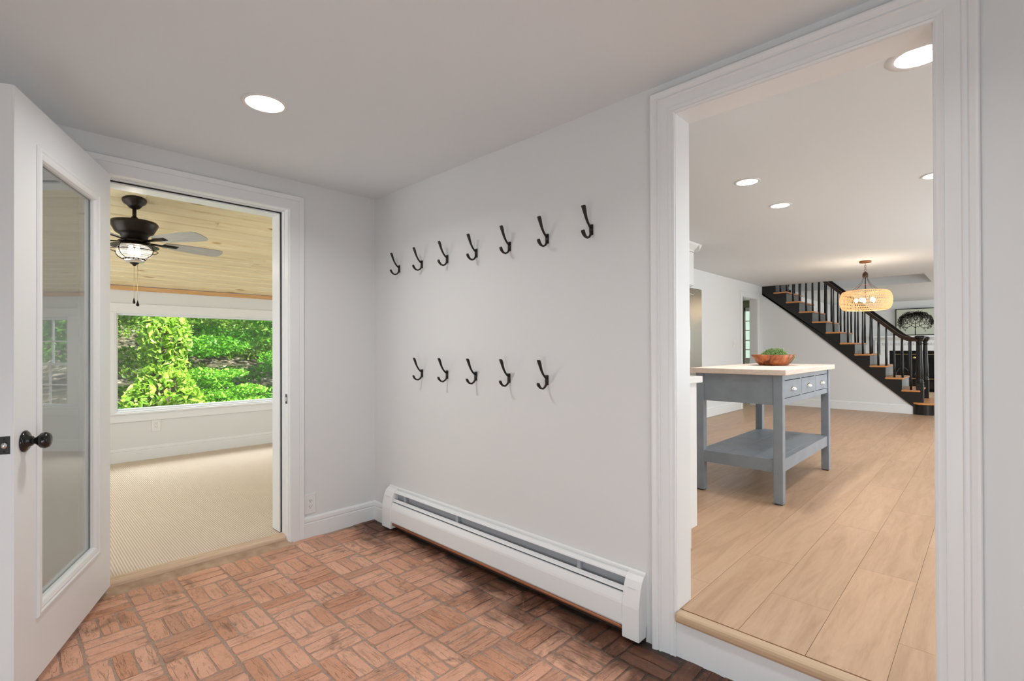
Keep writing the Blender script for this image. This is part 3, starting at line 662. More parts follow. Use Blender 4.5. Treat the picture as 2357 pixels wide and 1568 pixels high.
for ri, y in enumerate(rows):
    x = -2.5; e = -2.5+rd.uniform(.5,2.2)
    y2 = min(y+pz, WY-.001); ym = (y+y2)/2
    while x < 2.82:
        x1 = min(e, 2.83)
        if 2.83-x1 < .4: x1 = 2.83
        key = (round(x1-x,2), round(y2-y,3)); L = x1-x; W = (y2-y)/math.cos(sl)
        if True:
            g = .0028; c_ = .009
            mb = MB(); pr = [(-W/2+g,.02),(-W/2+g,c_),(-W/2+g+c_,0),(W/2-g-c_,0),(W/2-g,c_),(W/2-g,.02)]
            mb.prism(pr, 'x', -L/2+.0006, L/2-.0006)
            o = mb.build('plank', M['pine_board'], csl, world=False)
            o.location = ((x+x1)/2, ym, cz(ym)); o.rotation_euler = (-sl, 0, 0)
        x = x1; e = x1+rd.uniform(1.5, 2.6)
bmz = MB().box(-2.5, 2.83, WY-.02, WY-.001, 1.838, 1.884)
struct('trim_4', bmz, M['beam_pine'], 'orange pine trim strip where the plank ceiling meets the wall', 'trim', bevel=.004)

# ------------------------------------------------------------------ windows of the sunroom
def frame(mb, x0, x1, z0, z1, w_, y0, y1, c=.002):
    mb.cbox(x0, x0+w_, y0, y1, z0, z1, c); mb.cbox(x1-w_, x1, y0, y1, z0, z1, c); mb.cbox(x0+w_, x1-w_, y0, y1, z0, z0+w_, c); mb.cbox(x0+w_, x1-w_, y0, y1, z1-w_, z1, c)
w1 = thing('window_1', (-1.04, WY, .56), 'wide picture window looking out on sunlit trees', 'window', None, 'structure')
mb = MB(); frame(mb, -1.04, 1.25, .565, 1.60, .022, WY+.03, WY+.10); mb.build('window_frame', M['trim_paint'], w1)
mb = MB(); frame(mb, -1.055, 1.265, .550, 1.615, .018, WY-.012, WY+.14); mb.build('window_jamb', M['trim_paint'], w1)
MB().box(-1.02, 1.23, WY+.060, WY+.066, .585, 1.58).build('window_pane', M['glass'], w1)
w2 = thing('window_2', (1.585, WY, .545), 'double-hung window beside the picture window, mirrored in the door glass', 'window', None, 'structure')
mb = MB(); frame(mb, 1.57, 2.335, .53, 1.615, .018, WY-.012, WY+.14); mb.build('window_jamb', M['trim_paint'], w2)
for (z0, z1, yy) in ((.548, 1.06, WY+.03), (1.03, 1.598, WY+.07)):
    mb = MB(); frame(mb, 1.586, 2.319, z0, z1, .03, yy, yy+.035); sh = mb.build('sash', M['trim_paint'], w2)
    MB().box(1.61, 2.29, yy+.014, yy+.018, z0+.025, z1-.025).build('window_pane', M['glass'], sh)
    mb = MB()
    for xx in (1.83, 2.075): mb.box(xx-.008, xx+.008, yy+.008, yy+.024, z0+.025, z1-.025)
    mb.box(1.61, 2.29, yy+.007, yy+.025, (z0+z1)/2-.008, (z0+z1)/2+.008); mb.build('muntin', M['trim_paint'], sh)
def fc(x0, x1, z0, z1, c): return MB().cbox(x0, x1, WY-.016, WY-.0005, z0, z1, .002)
for nm, a in (('trim_5', (-1.15, -1.05, .552, 1.609)), ('trim_6', (1.26, 1.575, .552, 1.609)), ('trim_7', (2.33, 2.43, .552, 1.609))):
    struct(nm, fc(*a, 0), M['trim_paint'], {'trim_5':'white casing left of the picture window','trim_6':'white casing between the two sunroom windows','trim_7':'white casing right of the double-hung window'}[nm], 'trim')
struct('trim_8', fc(-1.15, 2.43, 1.61, 1.70, 0), M['trim_paint'], 'white head casing over the sunroom windows', 'trim')
struct('trim_9', MB().cbox(-1.17, 2.45, WY-.035, WY, .532, .552, .003), M['trim_paint'], 'white stool ledge under the sunroom windows', 'trim')
struct('trim_10', fc(-1.15, 2.43, .452, .532, 0), M['trim_paint'], 'white apron board below the window stool', 'trim')

# ------------------------------------------------------------------ ceiling fan
FX, FY = -1.178, 1.385; FZ = cz(FY)
fan = thing('ceiling_fan', (FX, FY, FZ), 'dark bronze ceiling fan with lantern light and grey blades', 'fan')
def FL(prof, nm, mt, par=fan, n=40): return MB().lathe(prof, (FX,FY,0), n).build(nm, mt, par)
mb = MB().lathe([(.074,0.0),(.076,-.006),(.070,-.022),(.052,-.036),(.044,-.050),(.036,-.060),(.026,-.066),(.016,-.068)], (0,0,0), 40)
cn = mb.build('canopy', M['fan_bronze'], fan, world=False); cn.rotation_euler = (-sl, 0, 0)
FL([(.0125,FZ-.05),(.0125,2.165)], 'downrod', M['fan_bronze'])
FL([(.013,2.205),(.020,2.195),(.035,2.178),(.10,2.170),(.138,2.163),(.148,2.150),(.146,2.138),(.118,2.082),(.105,2.072),(.085,2.060),(.080,2.030),(.075,2.028)], 'motor_housing', M['fan_bronze'])
FL([(.076,2.035),(.080,2.025),(.098,2.018),(.098,2.008),(.076,2.004)], 'flywheel', M['fan_bronze'])
FL([(.070,2.010),(.085,2.004),(.100,1.996),(.150,1.982),(.153,1.978),(.150,1.976),(.100,1.990),(.070,1.998)], 'shade_ring', M['fan_bronze'])
glb = FL([(.060,1.992),(.085,1.985),(.104,1.965),(.111,1.945),(.106,1.922),(.088,1.902),(.060,1.890),(.056,1.884)], 'glass_globe', None)
mt = bpy.data.materials.new('ribbed_glass'); mt.use_nodes = True; N = mt.node_tree.nodes; N.clear(); out = N.new('ShaderNodeOutputMaterial')
mx = N.new('ShaderNodeMixShader'); tr = N.new('ShaderNodeBsdfTransparent'); di = N.new('ShaderNodeBsdfTranslucent'); gl = N.new('ShaderNodeBsdfGlossy'); m2 = N.new('ShaderNodeMixShader')
tc = N.new('ShaderNodeTexCoord'); wv = N.new('ShaderNodeTexWave'); wv.bands_direction = 'Z'; wv.inputs['Scale'].default_value = 28; lk(mt, tc.outputs['Object'], wv.inputs[0])
gl.inputs['Roughness'].default_value = .1; mr = N.new('ShaderNodeMapRange'); mr.inputs[3].default_value = .04; mr.inputs[4].default_value = .34; lk(mt, wv.outputs['Fac'], mr.inputs[0])
lk(mt, mr.outputs[0], mx.inputs[0]); lk(mt, tr.outputs[0], mx.inputs[1]); lk(mt, di.outputs[0], mx.inputs[2]); m2.inputs[0].default_value = .1; lk(mt, mx.outputs[0], m2.inputs[1]); lk(mt, gl.outputs[0], m2.inputs[2]); lk(mt, m2.outputs[0], out.inputs[0])
glb.data.materials.clear(); glb.data.materials.append(mt)
for k in range(2):
    a = k*PI+.6
    MB().lathe([(.001,1.915),(.016,1.922),(.020,1.945),(.014,1.968),(.010,1.985)], (FX+.028*math.cos(a),FY+.028*math.sin(a),0), 16).build('bulb', M['fan_bulb'], fan)
for k in range(4):
    a = k*PI/2+.75; ca, sa = math.cos(a), math.sin(a)
    pts = [(r_*ca+FX, r_*sa+FY, z_) for r_, z_ in ((.118,1.990),(.137,1.970),(.143,1.948),(.138,1.925),(.120,1.905),(.090,1.890),(.060,1.882))]
    MB().sweep(pts, .0028, 6).build('cage_wire', M['fan_bronze'], fan)
    MB().lathe([(.001,-.006),(.006,-.004),(.006,.004),(.001,.006)], (FX+.146*ca, FY+.146*sa, 1.947), 10).build('cage_stud', M['fan_bronze'], fan)
MB().torus((FX,FY,1.947), .143, .0028, 48, 6).build('cage_ring', M['fan_bronze'], fan)
gal = FL([(.062,1.894),(.064,1.890),(.064,1.874),(.060,1.868),(.050,1.862),(.028,1.860),(.026,1.858)], 'gallery', M['nickel'])
mb = MB()
for k in range(14):
    a = 2*PI*k/14; mb.sphere((FX+.064*math.cos(a), FY+.064*math.sin(a), 1.884), .006, seg=8)
mb.build('gallery_beads', M['fan_bronze'], gal)
FL([(.030,1.861),(.024,1.852),(.014,1.846),(.009,1.838),(.001,1.834)], 'finial', M['fan_bronze'])
for dx, zt, zb, rr in ((-.003, 1.865, 1.588, .009), (.024, 1.865, 1.568, .011)):
    cx_, cy_ = FX+dx*r1.x, FY+dx*r1.y
    ch = MB().sweep([(cx_,cy_,zt),(cx_,cy_,zb)], .0013, 6).build('pull_chain', M['brass'], fan)
    MB().lathe([(.0015,zb+.012),(.004,zb),(rr*.8,zb-.014),(rr,zb-.022),(rr*.7,zb-.030),(.001,zb-.033)], (cx_,cy_,0), 14).build('pull_fob', M['fan_bronze'], ch)
for k in range(5):
    a = math.radians(12+72*k); R = Matrix.Rotation(a, 4, 'Z') @ Matrix.Rotation(math.radians(-14), 4, 'X')
    outl = [(.20,-.045),(.30,-.058),(.48,-.068),(.575,-.068),(.61,-.055),(.625,-.02),(.625,.03),(.61,.058),(.575,.070),(.48,.070),(.30,.060),(.20,.045),(.185,.0)]
    mb = MB().prism(outl, 'z', -.003, .003); o = mb.build('blade', M['fan_blade'], fan, world=False)
    o.location = (0,0,2.022-FZ); o.rotation_euler = R.to_euler()
    arm = MB().cbox(.075, .275, -.013, .013, -.012, -.004, .003); arm.cbox(.185, .29, -.022, .022, -.0075, -.003, .002)
    ab = arm.build('blade_arm', M['fan_bronze'], o, world=False)
lamp('fan_lamp', 'POINT', (FX,FY,1.93), 3, .04, color=(1,.90,.78))

# ------------------------------------------------------------------ kitchen cart
X0, X1, Y0, Y1 = 1.70, 3.045, -2.195, -1.612; LG = .058; TT = 1.070
cart = thing('kitchen_cart', (2.37,-1.9,KF), 'blue-grey painted kitchen cart with butcher block top', 'kitchen cart')
MB().cbox(X0-.032, X1+.032, Y0-.028, Y1+.028, TT-.037, TT, .004).build('butcher_block_top', M['butcher_block'], cart)
for x in (X0, X1-LG):
    for y in (Y0, Y1-LG):
        l = MB().cbox(x, x+LG, y, y+LG, KF+.006, TT-.038, .004).build('leg', M['grey_paint'], cart)
        MB().box(x+.006, x+LG-.006, y+.006, y+LG-.006, KF, KF+.007).build('glide', M['rubber'], l)
a = .012
MB().box(X0+a, X0+a+.02, Y0+LG, Y1-LG, .833, TT-.038).build('end_apron', M['grey_paint'], cart)
MB().box(X1-a-.02, X1-a, Y0+LG, Y1-LG, .833, TT-.038).build('end_apron', M['grey_paint'], cart)
MB().box(X0+LG, X1-LG, Y1-a-.02, Y1-a, .833, TT-.038).build('back_apron', M['grey_paint'], cart)
ya, yb = Y0+.010, Y0+.030
mb = MB(); mb.box(X0+LG, X1-LG, ya, yb, .833, .872); mb.box(X0+LG, X1-LG, ya, yb, .997, TT-.038)
dx = [(1.772, 2.103), (2.142, 2.490), (2.540, 2.905)]
dx = [(1.775, 2.165), (2.200, 2.560), (2.595, 2.975)]
cuts = [X0+LG]+[v for d in dx for v in d]+[X1-LG]
for i in range(0, 8, 2): mb.box(cuts[i], cuts[i+1], ya, yb, .872, .997)
mb.build('drawer_rail', M['grey_paint'], cart)
MB().box(X0+LG, X1-LG, yb, yb+.002, .87, 1.0).build('drawer_gap', M['dark'], cart)
for (a_, b_) in dx:
    dr = MB().cbox(a_+.003, b_-.003, ya-.001, yb-.001, .876, .992, .0015).build('drawer', M['grey_paint'], cart)
    cx_ = (a_+b_)/2; 
    # cup pull: half dome shell
    vs = []; fs = []; nu, nv = 12, 6; Rw, Rh, Rd = .036, .024, .024
    for j in range(nv+1):
        ph = (PI/2)*j/nv
        for i in range(nu+1):
            thh = PI*i/nu
            vs.append((cx_+Rw*math.cos(thh)*math.cos(ph*.0+0)*math.cos(ph), ya-.002-Rd*math.sin(ph), .925+Rh*math.sin(thh)*math.cos(ph)))
    for j in range(nv):
        for i in range(nu): q = j*(nu+1)+i; fs.append((q,q+1,q+nu+2,q+nu+1))
    MB().add(vs, fs, True).sweep([(cx_-Rw-.006, ya-.003, .922), (cx_-Rw, ya-.003, .922)], .005, 8).sweep([(cx_+Rw, ya-.003, .922), (cx_+Rw+.006, ya-.003, .922)], .005, 8).build('cup_pull', M['nickel'], dr)
sz1, sz0 = .468, .385
MB().box(X0+a, X0+a+.02, Y0+LG, Y1-LG, sz0, sz1-.012).build('shelf_rail', M['grey_paint'], cart)
MB().box(X1-a-.02, X1-a, Y0+LG, Y1-LG, sz0, sz1-.012).build('shelf_rail', M['grey_paint'], cart)
MB().box(X0+LG, X1-LG, Y0+a, Y0+LG, sz0, sz1).build('shelf_rail', M['grey_paint'], cart)
MB().box(X0+LG, X1-LG, Y1-LG, Y1-a, sz0, sz1).build('shelf_rail', M['grey_paint'], cart)
nb = 3; yy0, yy1 = Y0+LG, Y1-LG
for i in range(nb):
    a1 = yy0+(yy1-yy0)*i/nb; b1 = yy0+(yy1-yy0)*(i+1)/nb
    MB().cbox(X0+.011, X1-.011, a1+.0008, b1-.0008, sz1-.012, sz1, .0012).build('shelf_board', M['grey_paint'], cart)

# bowl and plant
BX, BY = 2.555, -1.893
MB_ = MB().lathe([(.118,0),(.128,.004),(.156,.028),(.181,.060),(.198,.088),(.193,.088),(.174,.062),(.148,.034),(.115,.012),(.001,.010)], (BX,BY,TT), 48, sy=.82)
tag(MB_.build('wooden_bowl', M['bowl_wood']), 'oval reddish wooden bowl with dark grain on the cart', 'bowl')
rd = random.Random(4); mb = MB()
mb.lathe([(.001,.010),(.10,.012),(.165,.060),(.17,.066),(.12,.078),(.001,.085)], (BX,BY,TT), 24, sy=.8)
soil = tag(mb.build('potting_moss', mat('moss_dark', (.03,.035,.02), .9)), 'dark moss filling the wooden bowl', 'moss')
mb = MB()
def pearl(c, r):
    vs = [(c[0]+r*x, c[1]+r*y, c[2]+r*z) for x,y,z in ((1,0,0),(-1,0,0),(0,1,0),(0,-1,0),(0,0,1),(0,0,-1))]
    mb.add(vs, [(0,2,4),(2,1,4),(1,3,4),(3,0,4),(2,0,5),(1,2,5),(3,1,5),(0,3,5)], True)
for q in range(1900):
    a = rd.uniform(0, 2*PI); rr = math.sqrt(rd.random()); x = BX+.02+rr*.128*math.cos(a); y = BY+rr*.10*math.sin(a)
    hgt = .082+.052*(1-rr**3)*(0.75+.5*rd.random())*(.72+.28*((x-BX)/.12)); pearl((x, y, TT+hgt*rd.uniform(.86,1.06)), rd.uniform(.0028,.0052))
for q in range(60):
    t_ = q/60; pearl((BX-.045+rd.uniform(-.006,.006), BY-.158-.012*math.sin(t_*3)+rd.uniform(-.003,.003)+ (.04*t_ if t_>.4 else 0)*.6, TT+.088-.065*t_), .003)
for q in range(14):
    a = rd.uniform(0, 2*PI); x = BX+.02+.11*math.cos(a); y = BY+.07*math.sin(a)
    mb.sweep([(x*.3+(BX+.02)*.7,y,TT+.11),(x,y,TT+.12+rd.uniform(0,.02)),(x+.02*math.cos(a),y,TT+.135+rd.uniform(-.01,.012))], .0009, 4)
tag(mb.build('trailing_succulent', M['succulent_leaf']), 'bright green trailing succulent spilling over the bowl', 'plant')

# ------------------------------------------------------------------ counter, cabinets and fridge behind the left jamb
cab = thing('base_cabinet', (.41,-1.3,KF), 'white base cabinet just inside the opening', 'cabinet')
mb = MB(); mb.box(.12, .70, -2.055, -.9, KF+.10, 1.03); mb.box(.12, .63, -2.055, -.9, KF, KF+.10); mb.build('body', M['cabinet_white'], cab)
for y0 in (-2.04, -1.47):
    d_ = MB().cbox(.700, .720, y0, y0+.55, KF+.13, .84, .003).build('door', M['cabinet_white'], cab)
    MB().sweep([(.722,y0+.5,.66),(.745,y0+.5,.66),(.745,y0+.5,.80),(.722,y0+.5,.80)], .005, 8).build('handle', M['nickel'], d_)
    MB().cbox(.700, .720, y0, y0+.55, .855, 1.015, .003).build('drawer', M['cabinet_white'], cab)
tag(MB().cbox(.117, .740, -2.073, -.9, 1.031, 1.065, .004).build('countertop', M['stone_white']), 'white stone countertop end beside the opening', 'countertop')
uc = thing('upper_cabinet', (3.0,-.5,1.9), 'white wall cabinet with crown moulding above the fridge', 'cabinet')
MB().box(2.55, 3.435, -.82, -.135, 1.892, 2.27).build('body', M['cabinet_white'], uc)
for x in (2.56, 3.0): MB().cbox(x, x+.425, -.84, -.82, 1.90, 2.26, .003).build('door', M['cabinet_white'], uc)
MB().prism([(-.84,2.27),(-.845,2.285),(-.89,2.33),(-.90,2.348),(-.135,2.348),(-.135,2.27)], 'x', 2.50, 3.445).prism([(3.435,2.27),(3.442,2.285),(3.49,2.33),(3.50,2.348),(3.435,2.348)], 'y', -.90, -.135).build('crown', M['cabinet_white'], uc)
fr_ = thing('refrigerator', (3.1,-.5,KF), 'stainless steel refrigerator at the kitchen wall', 'refrigerator')
MB().cbox(2.63, 3.585, -.80, -.14, KF+.02, 1.865, .006).build('body', M['steel'], fr_)
MB().cbox(2.63, 3.105, -.86, -.80, KF+.06, 1.865, .008).build('door', M['steel'], fr_); dd = MB().cbox(3.11, 3.587, -.86, -.80, KF+.06, 1.865, .008).build('door', M['steel'], fr_)
MB().sweep([(3.16,-.865,.9),(3.16,-.905,.92),(3.16,-.905,1.72),(3.16,-.865,1.74)], .010, 10).build('handle', M['nickel'], dd)
MB().cbox(3.26, 3.36, -.864, -.860, 1.79, 1.80, .001).build('badge', M['nickel'], dd)
MB().box(2.66, 3.56, -.78, -.2, KF, KF+.03).build('base_grille', M['dark'], fr_)

# ------------------------------------------------------------------ staircase
stc = thing('staircase', (8.45,-2.3,KF), 'black staircase with oak treads and black balustrades', 'staircase')
RI, RU = .1865, .2046
def nose(i): return -2.195+RU*(i-3)
def tz(i): return KF+RI*i
NS = 13; XA, XB = 7.985, 8.94
# stringers with stepped top
for (xa, xb) in ((7.972, 8.0), (8.93, 8.958)):
    poly = [(-2.30, KF), (-2.312, .292), (-.131, 2.228+.006), (-.131, tz(11)+.15)]
    pts = []
    top = []
    for i in range(2, 12):
        y = nose(i)-.02 + .04; top += [(y, tz(i-1)-.03), (y, tz(i)-.03)]
    top.append((-.131, tz(11)-.03))
    low = [(-.131, 2.228), (-2.312, .292), (-2.312, KF)]
    poly = [(nose(2)+.02-.03, KF)]+top+low[:2]+[(-2.312, KF)]
    mb = MB().prism(poly, 'x', xa, xb)
    o = mb.build('stringer', M['black_paint'], stc)
# upper part above step 11
for (xa, xb) in ((7.972, 8.0), (8.93, 8.958)):
    MB().prism([(-.36, tz(11)-.03), (-.36, KC-.002), (-.131, KC-.002), (-.131, tz(11)-.03)], 'x', xa, xb).build('stringer', M['black_paint'], stc)
for i in range(2, 14):
    y = nose(i); ye = min(y+RU+.028, -.132)
    if ye-y < .03: break
    if i > 11: continue
    MB().cbox(XA-.028, XB+.03, y, ye, tz(i)-.028, tz(i), .010).build('tread', M['tread_oak'], stc)
    MB().box(8.0, 8.93, y+.022, y+.034, tz(i-1), tz(i)-.028).build('riser', M['gray_riser'], stc)
MB().box(8.0, 8.93, nose(12)+.022, nose(12)+.034, tz(11), KC+.2).build('riser', M['gray_riser'], stc)
# bullnose first step
def bull(x0, x1, y0, y1, r, z0, z1):
    pts = []
    for k in range(13):
        a = PI/2+PI*k/12; pts.append((x0+r+r*math.cos(a), (y0+y1)/2+(y1-y0)/2*math.sin(a)))
    for k in range(13):
        a = -PI/2+PI*k/12; pts.append((x1-r+r*math.cos(a), (y0+y1)/2+(y1-y0)/2*math.sin(a)))
    return MB().prism(pts, 'z', z0, z1)
bull(7.90, 9.02, -2.60, -2.30, .12, tz(1)-.030, tz(1)).build('tread', M['tread_oak'], stc, bevel=.008)
bull(7.93, 8.99, -2.57, -2.31, .11, KF, tz(1)-.030).build('riser', M['black_paint'], stc)
MB().box(8.0, 8.93, -2.31, -2.12, tz(1)-.001, tz(1)+.001).build('tread', M['tread_oak'], stc)
def newel(x, y, hh):
    n_ = MB().cbox(x-.046, x+.046, y-.046, y+.046, tz(1), .655, .005).build('newel_post', M['black_paint'], stc)
    MB().lathe([(.046,.655),(.050,.662),(.050,.672),(.040,.680),(.044,.690),(.044,.70),(.036,.712),(.042,.73),(.040,.9),(.034,1.10),(.030,1.24),(.029,1.262),(.036,1.268),(.036,1.280),(.029,1.288),(.030,1.31),(.044,1.325),(.050,1.34),(.050,1.345)], (x,y,0), 20).build('turned_shaft', M['black_paint'], n_)
    MB().lathe([(.052,1.345),(.064,1.35),(.066,1.368),(.062,1.384),(.045,1.392),(.001,1.394)], (x,y,0), 24).build('cap', M['black_paint'], n_)
newel(8.02, -2.392, 0); newel(8.91, -2.392, 0)
def railz(y):   # top of rail
    if y < -2.30: return 1.372
    if y < -2.08:
        t_ = (y+2.30)/.22; return 1.372+.0*t_+.118*t_*t_
    return 1.49+.945*(y+2.08)
for x in (8.02, 8.91):
    ys = [-2.40,-2.34,-2.30,-2.26,-2.22,-2.18,-2.14,-2.10,-2.06,-1.9,-1.5,-1.2,-.9,-.5,-.15]
    pr = [(-.030,-.062),(-.026,-.066),(.026,-.066),(.030,-.062),(.034,-.040),(.030,-.030),(.034,-.018),(.028,-.004),(.012,.0),(-.012,.0),(-.028,-.004),(-.034,-.018),(-.030,-.030),(-.034,-.040)]
    vs = []; k_ = len(pr)
    for y in ys: vs += [(x+u, y, railz(y)+v) for u, v in pr]
    fs = []
    for j in range(len(ys)-1):
        for i in range(k_): fs.append((j*k_+i, j*k_+(i+1)%k_, (j+1)*k_+(i+1)%k_, (j+1)*k_+i))
    fs += [tuple(range(k_)), tuple((len(ys)-1)*k_+i for i in range(k_))]
    MB().add(vs, fs, False).build('handrail', mat('rail_dark_wood', (.035,.016,.010), .3) if x < 8.5 else M['black_paint'], stc)
bal_cache = {}
for x in (8.02, 8.91):
    for q in range(20):
        y = -2.283+.1030*q
        if y > -.25: break
        i = max(1, int(math.floor((y+.012-nose(2))/RU))+2) if y >= nose(2)-.012 else 1
        zb = tz(i); zt = railz(y)-.062
        if zt > KC+.6: zt = KC+.6
        key = (round(zt-zb,2)); 
        L = zt-zb
        MB().lathe([(.015,zb),(.0155,zb+L*.25),(.0165,zb+L*.38),(.013,zb+L*.60),(.0105,zb+L*.85),(.0095,zt)], (x,y,0), 12).build('baluster', M['black_paint'], stc)

# ------------------------------------------------------------------ pendant lamp
PX, PY = 6.03, -2.0
pd = thing('pendant_lamp', (PX,PY,KC), 'glowing woven rattan pendant lamp hanging before the stair', 'pendant lamp')
cop = mat('lamp_copper_brown', (.30,.13,.05), .4, .6); M['cop'] = cop
MB().lathe([(.064,KC-.001),(.066,KC-.006),(.066,KC-.020),(.060,KC-.024),(.012,KC-.027),(.001,KC-.028)], (PX,PY,0), 32).build('canopy', cop, pd)
z = KC-.028
for k in range(5):
    MB().torus((PX,PY,z-.014), .010, .0022, 16, 6, axis='x' if k % 2 else 'y', sy=1.55).build('chain_link', cop, pd); z -= .0265
MB().lathe([(.004,2.212),(.008,2.206),(.020,2.200),(.030,2.185),(.032,2.165),(.032,2.138),(.026,2.138),(.001,2.14)], (PX,PY,0), 24).build('cap', mat('lamp_brown', (.06,.03,.015), .4, .4), pd)
MB().sweep([(PX,PY,2.14),(PX,PY,1.86)], .006, 8).build('stem', M['fan_bronze'], pd)
for k in range(8):
    a = 2*PI*k/8+.2; ca, sa = math.cos(a), math.sin(a)
    MB().sweep([(PX+r_*ca, PY+r_*sa, z_) for r_, z_ in ((.022,2.14),(.030,2.11),(.048,2.07),(.080,2.025),(.125,1.985),(.165,1.957))], .0018, 5).build('support_wire', M['fan_bronze'], pd)
MB().torus((PX,PY,2.035), .072, .0016, 32, 5).build('wire_hoop', cop, pd)
def shr(t_):   # t 0 bottom..1 top -> radius,z
    a = -PI/2+PI*t_; rr = .195+.090*abs(math.cos(a))**.62; return rr, 1.830+.126*math.sin(a)
mb = MB(); NR = 9
for k in range(NR+1):
    rr, zz = shr(.02+.96*k/NR); mb.torus((PX,PY,zz), rr, .0034, 64, 5)
NSV = 84
for k in range(NR):
    t0, t1 = .02+.96*k/NR, .02+.96*(k+1)/NR
    for q in range(NSV):
        a0 = 2*PI*(q+(.5 if k % 2 else 0))/NSV; a1 = a0+2*PI*.55/NSV*(1 if k % 2 == 0 else 1); (ra, za), (rb, zb_) = shr(t0), shr(t1)
        am = (a0+a1)/2; rm = (ra+rb)/2+.003; zm = (za+zb_)/2
        mb.sweep([(PX+ra*math.cos(a0), PY+ra*math.sin(a0), za), (PX+rm*math.cos(am), PY+rm*math.sin(am), zm), (PX+rb*math.cos(a1), PY+rb*math.sin(a1), zb_)], [.0022,.0042,.0022], 4, caps=False)
mb.build('woven_shade', M['rattan'], pd)
for k in range(5):
    a = 2*PI*k/5+.3; bx, by = PX+.10*math.cos(a), PY+.10*math.sin(a)
    arm = MB().sweep([(PX,PY,1.87),(PX+.05*math.cos(a),PY+.05*math.sin(a),1.862),(bx,by,1.868)], .004, 6).build('bulb_arm', M['fan_bronze'], pd)
    MB().sphere((bx,by,1.835), .022, sz=1.35, seg=12).build('bulb', M['bulb'], arm)
lamp('pendant_glow', 'POINT', (PX,PY,1.835), 11, .10, color=(1,.84,.66))

# ------------------------------------------------------------------ fireplace and picture
FXW = 13.62; FYC = -1.87
fp = thing('fireplace', (13.6,FYC,KF), 'white mantel fireplace with glossy black surround', 'fireplace')
MB().cbox(13.40, FXW, FYC-.86, FYC+.86, 1.455, 1.500, .006).build('mantel_shelf', M['trim_paint'], fp)
MB().prism([(13.44,1.455),(13.50,1.40),(13.52,1.385),(FXW,1.385),(FXW,1.455)], 'y', FYC-.82, FYC+.82)
mb = MB(); mb.add([(x,y,z) for y in (FYC-.82,FYC+.82) for (x,z) in ((13.43,1.455),(13.47,1.42),(13.52,1.385),(FXW,1.385),(FXW,1.455))], [(0,1,2,3,4),(9,8,7,6,5),(0,5,6,1),(1,6,7,2),(2,7,8,3),(3,8,9,4),(4,9,5,0)]); mb.build('crown', M['trim_paint'], fp)
MB().box(13.535, FXW, FYC-.80, FYC+.80, 1.13, 1.385).build('frieze', M['trim_paint'], fp)
q = FYC-.78
while q < FYC+.77: MB().box(13.50, 13.536, q, q+.030, 1.275, 1.32).build('dentil', M['trim_paint'], fp); q += .055
for s in (-1, 1):
    ya_, yb_ = sorted((FYC+s*.505, FYC+s*.80)); MB().cbox(13.55, FXW, ya_, yb_, KF, 1.13, .003).build('pilaster', M['trim_paint'], fp)
    MB().cbox(13.54, 13.552, ya_+.05, yb_-.05, KF+.2, 1.07, .003).build('pilaster_panel', M['trim_paint'], fp)
MB().box(13.58, FXW, FYC-.505, FYC+.505, .18, 1.13).build('surround', M['hearth'], fp)
MB().cbox(13.56, 13.58, FYC-.39, FYC+.39, .40, 1.045, .004).build('firebox_door', mat('firebox_glass', (.01,.01,.01), .08), fp)
MB().box(13.552, 13.562, FYC-.39, FYC+.39, 1.037, 1.050).build('brass_strip', M['brass'], fp)
MB().box(13.552, 13.562, FYC-.36, FYC+.10, .448, .462).build('brass_strip', M['brass'], fp)
MB().lathe([(.001,-.012),(.026,-.010),(.030,-.002),(.030,0)], (13.562,FYC+.02,.96), 20, axis='x').build('damper_medallion', M['brass'], fp)
for cy_ in (FYC+.24, FYC-.12):
    MB().sweep([(13.52, cy_+.13*math.cos(PI*k/10), .50+.22*math.sin(PI*k/10)) for k in range(11)], .012, 8).build('andiron_arch', mat('dark_steel', (.10,.10,.11), .35, .8), fp)
MB().cbox(13.12, FXW, FYC-.75, FYC+.75, KF-.002, KF+.012, .003).build('hearth_slab', M['hearth'], fp)
pic = thing('framed_picture', (13.5,FYC,1.5), 'black framed picture of a spreading bare-trunk tree above the mantel', 'picture')
PZ0, PZ1, PYA, PYB = 1.503, 2.160, FYC-.39, FYC+.38
mb = MB(); mb.cbox(13.54,13.57,PYA,PYA+.018,PZ0,PZ1,.002); mb.cbox(13.54,13.57,PYB-.018,PYB,PZ0,PZ1,.002); mb.cbox(13.54,13.57,PYA,PYB,PZ0,PZ0+.018,.002); mb.cbox(13.54,13.57,PYA,PYB,PZ1-.018,PZ1,.002)
mb.build('frame', M['black_metal'], pic)
MB().box(13.556, 13.568, PYA+.01, PYB-.01, PZ0+.01, PZ1-.01).build('canvas', M['canvas'], pic)
tr_ = MB(); rd = random.Random(21)
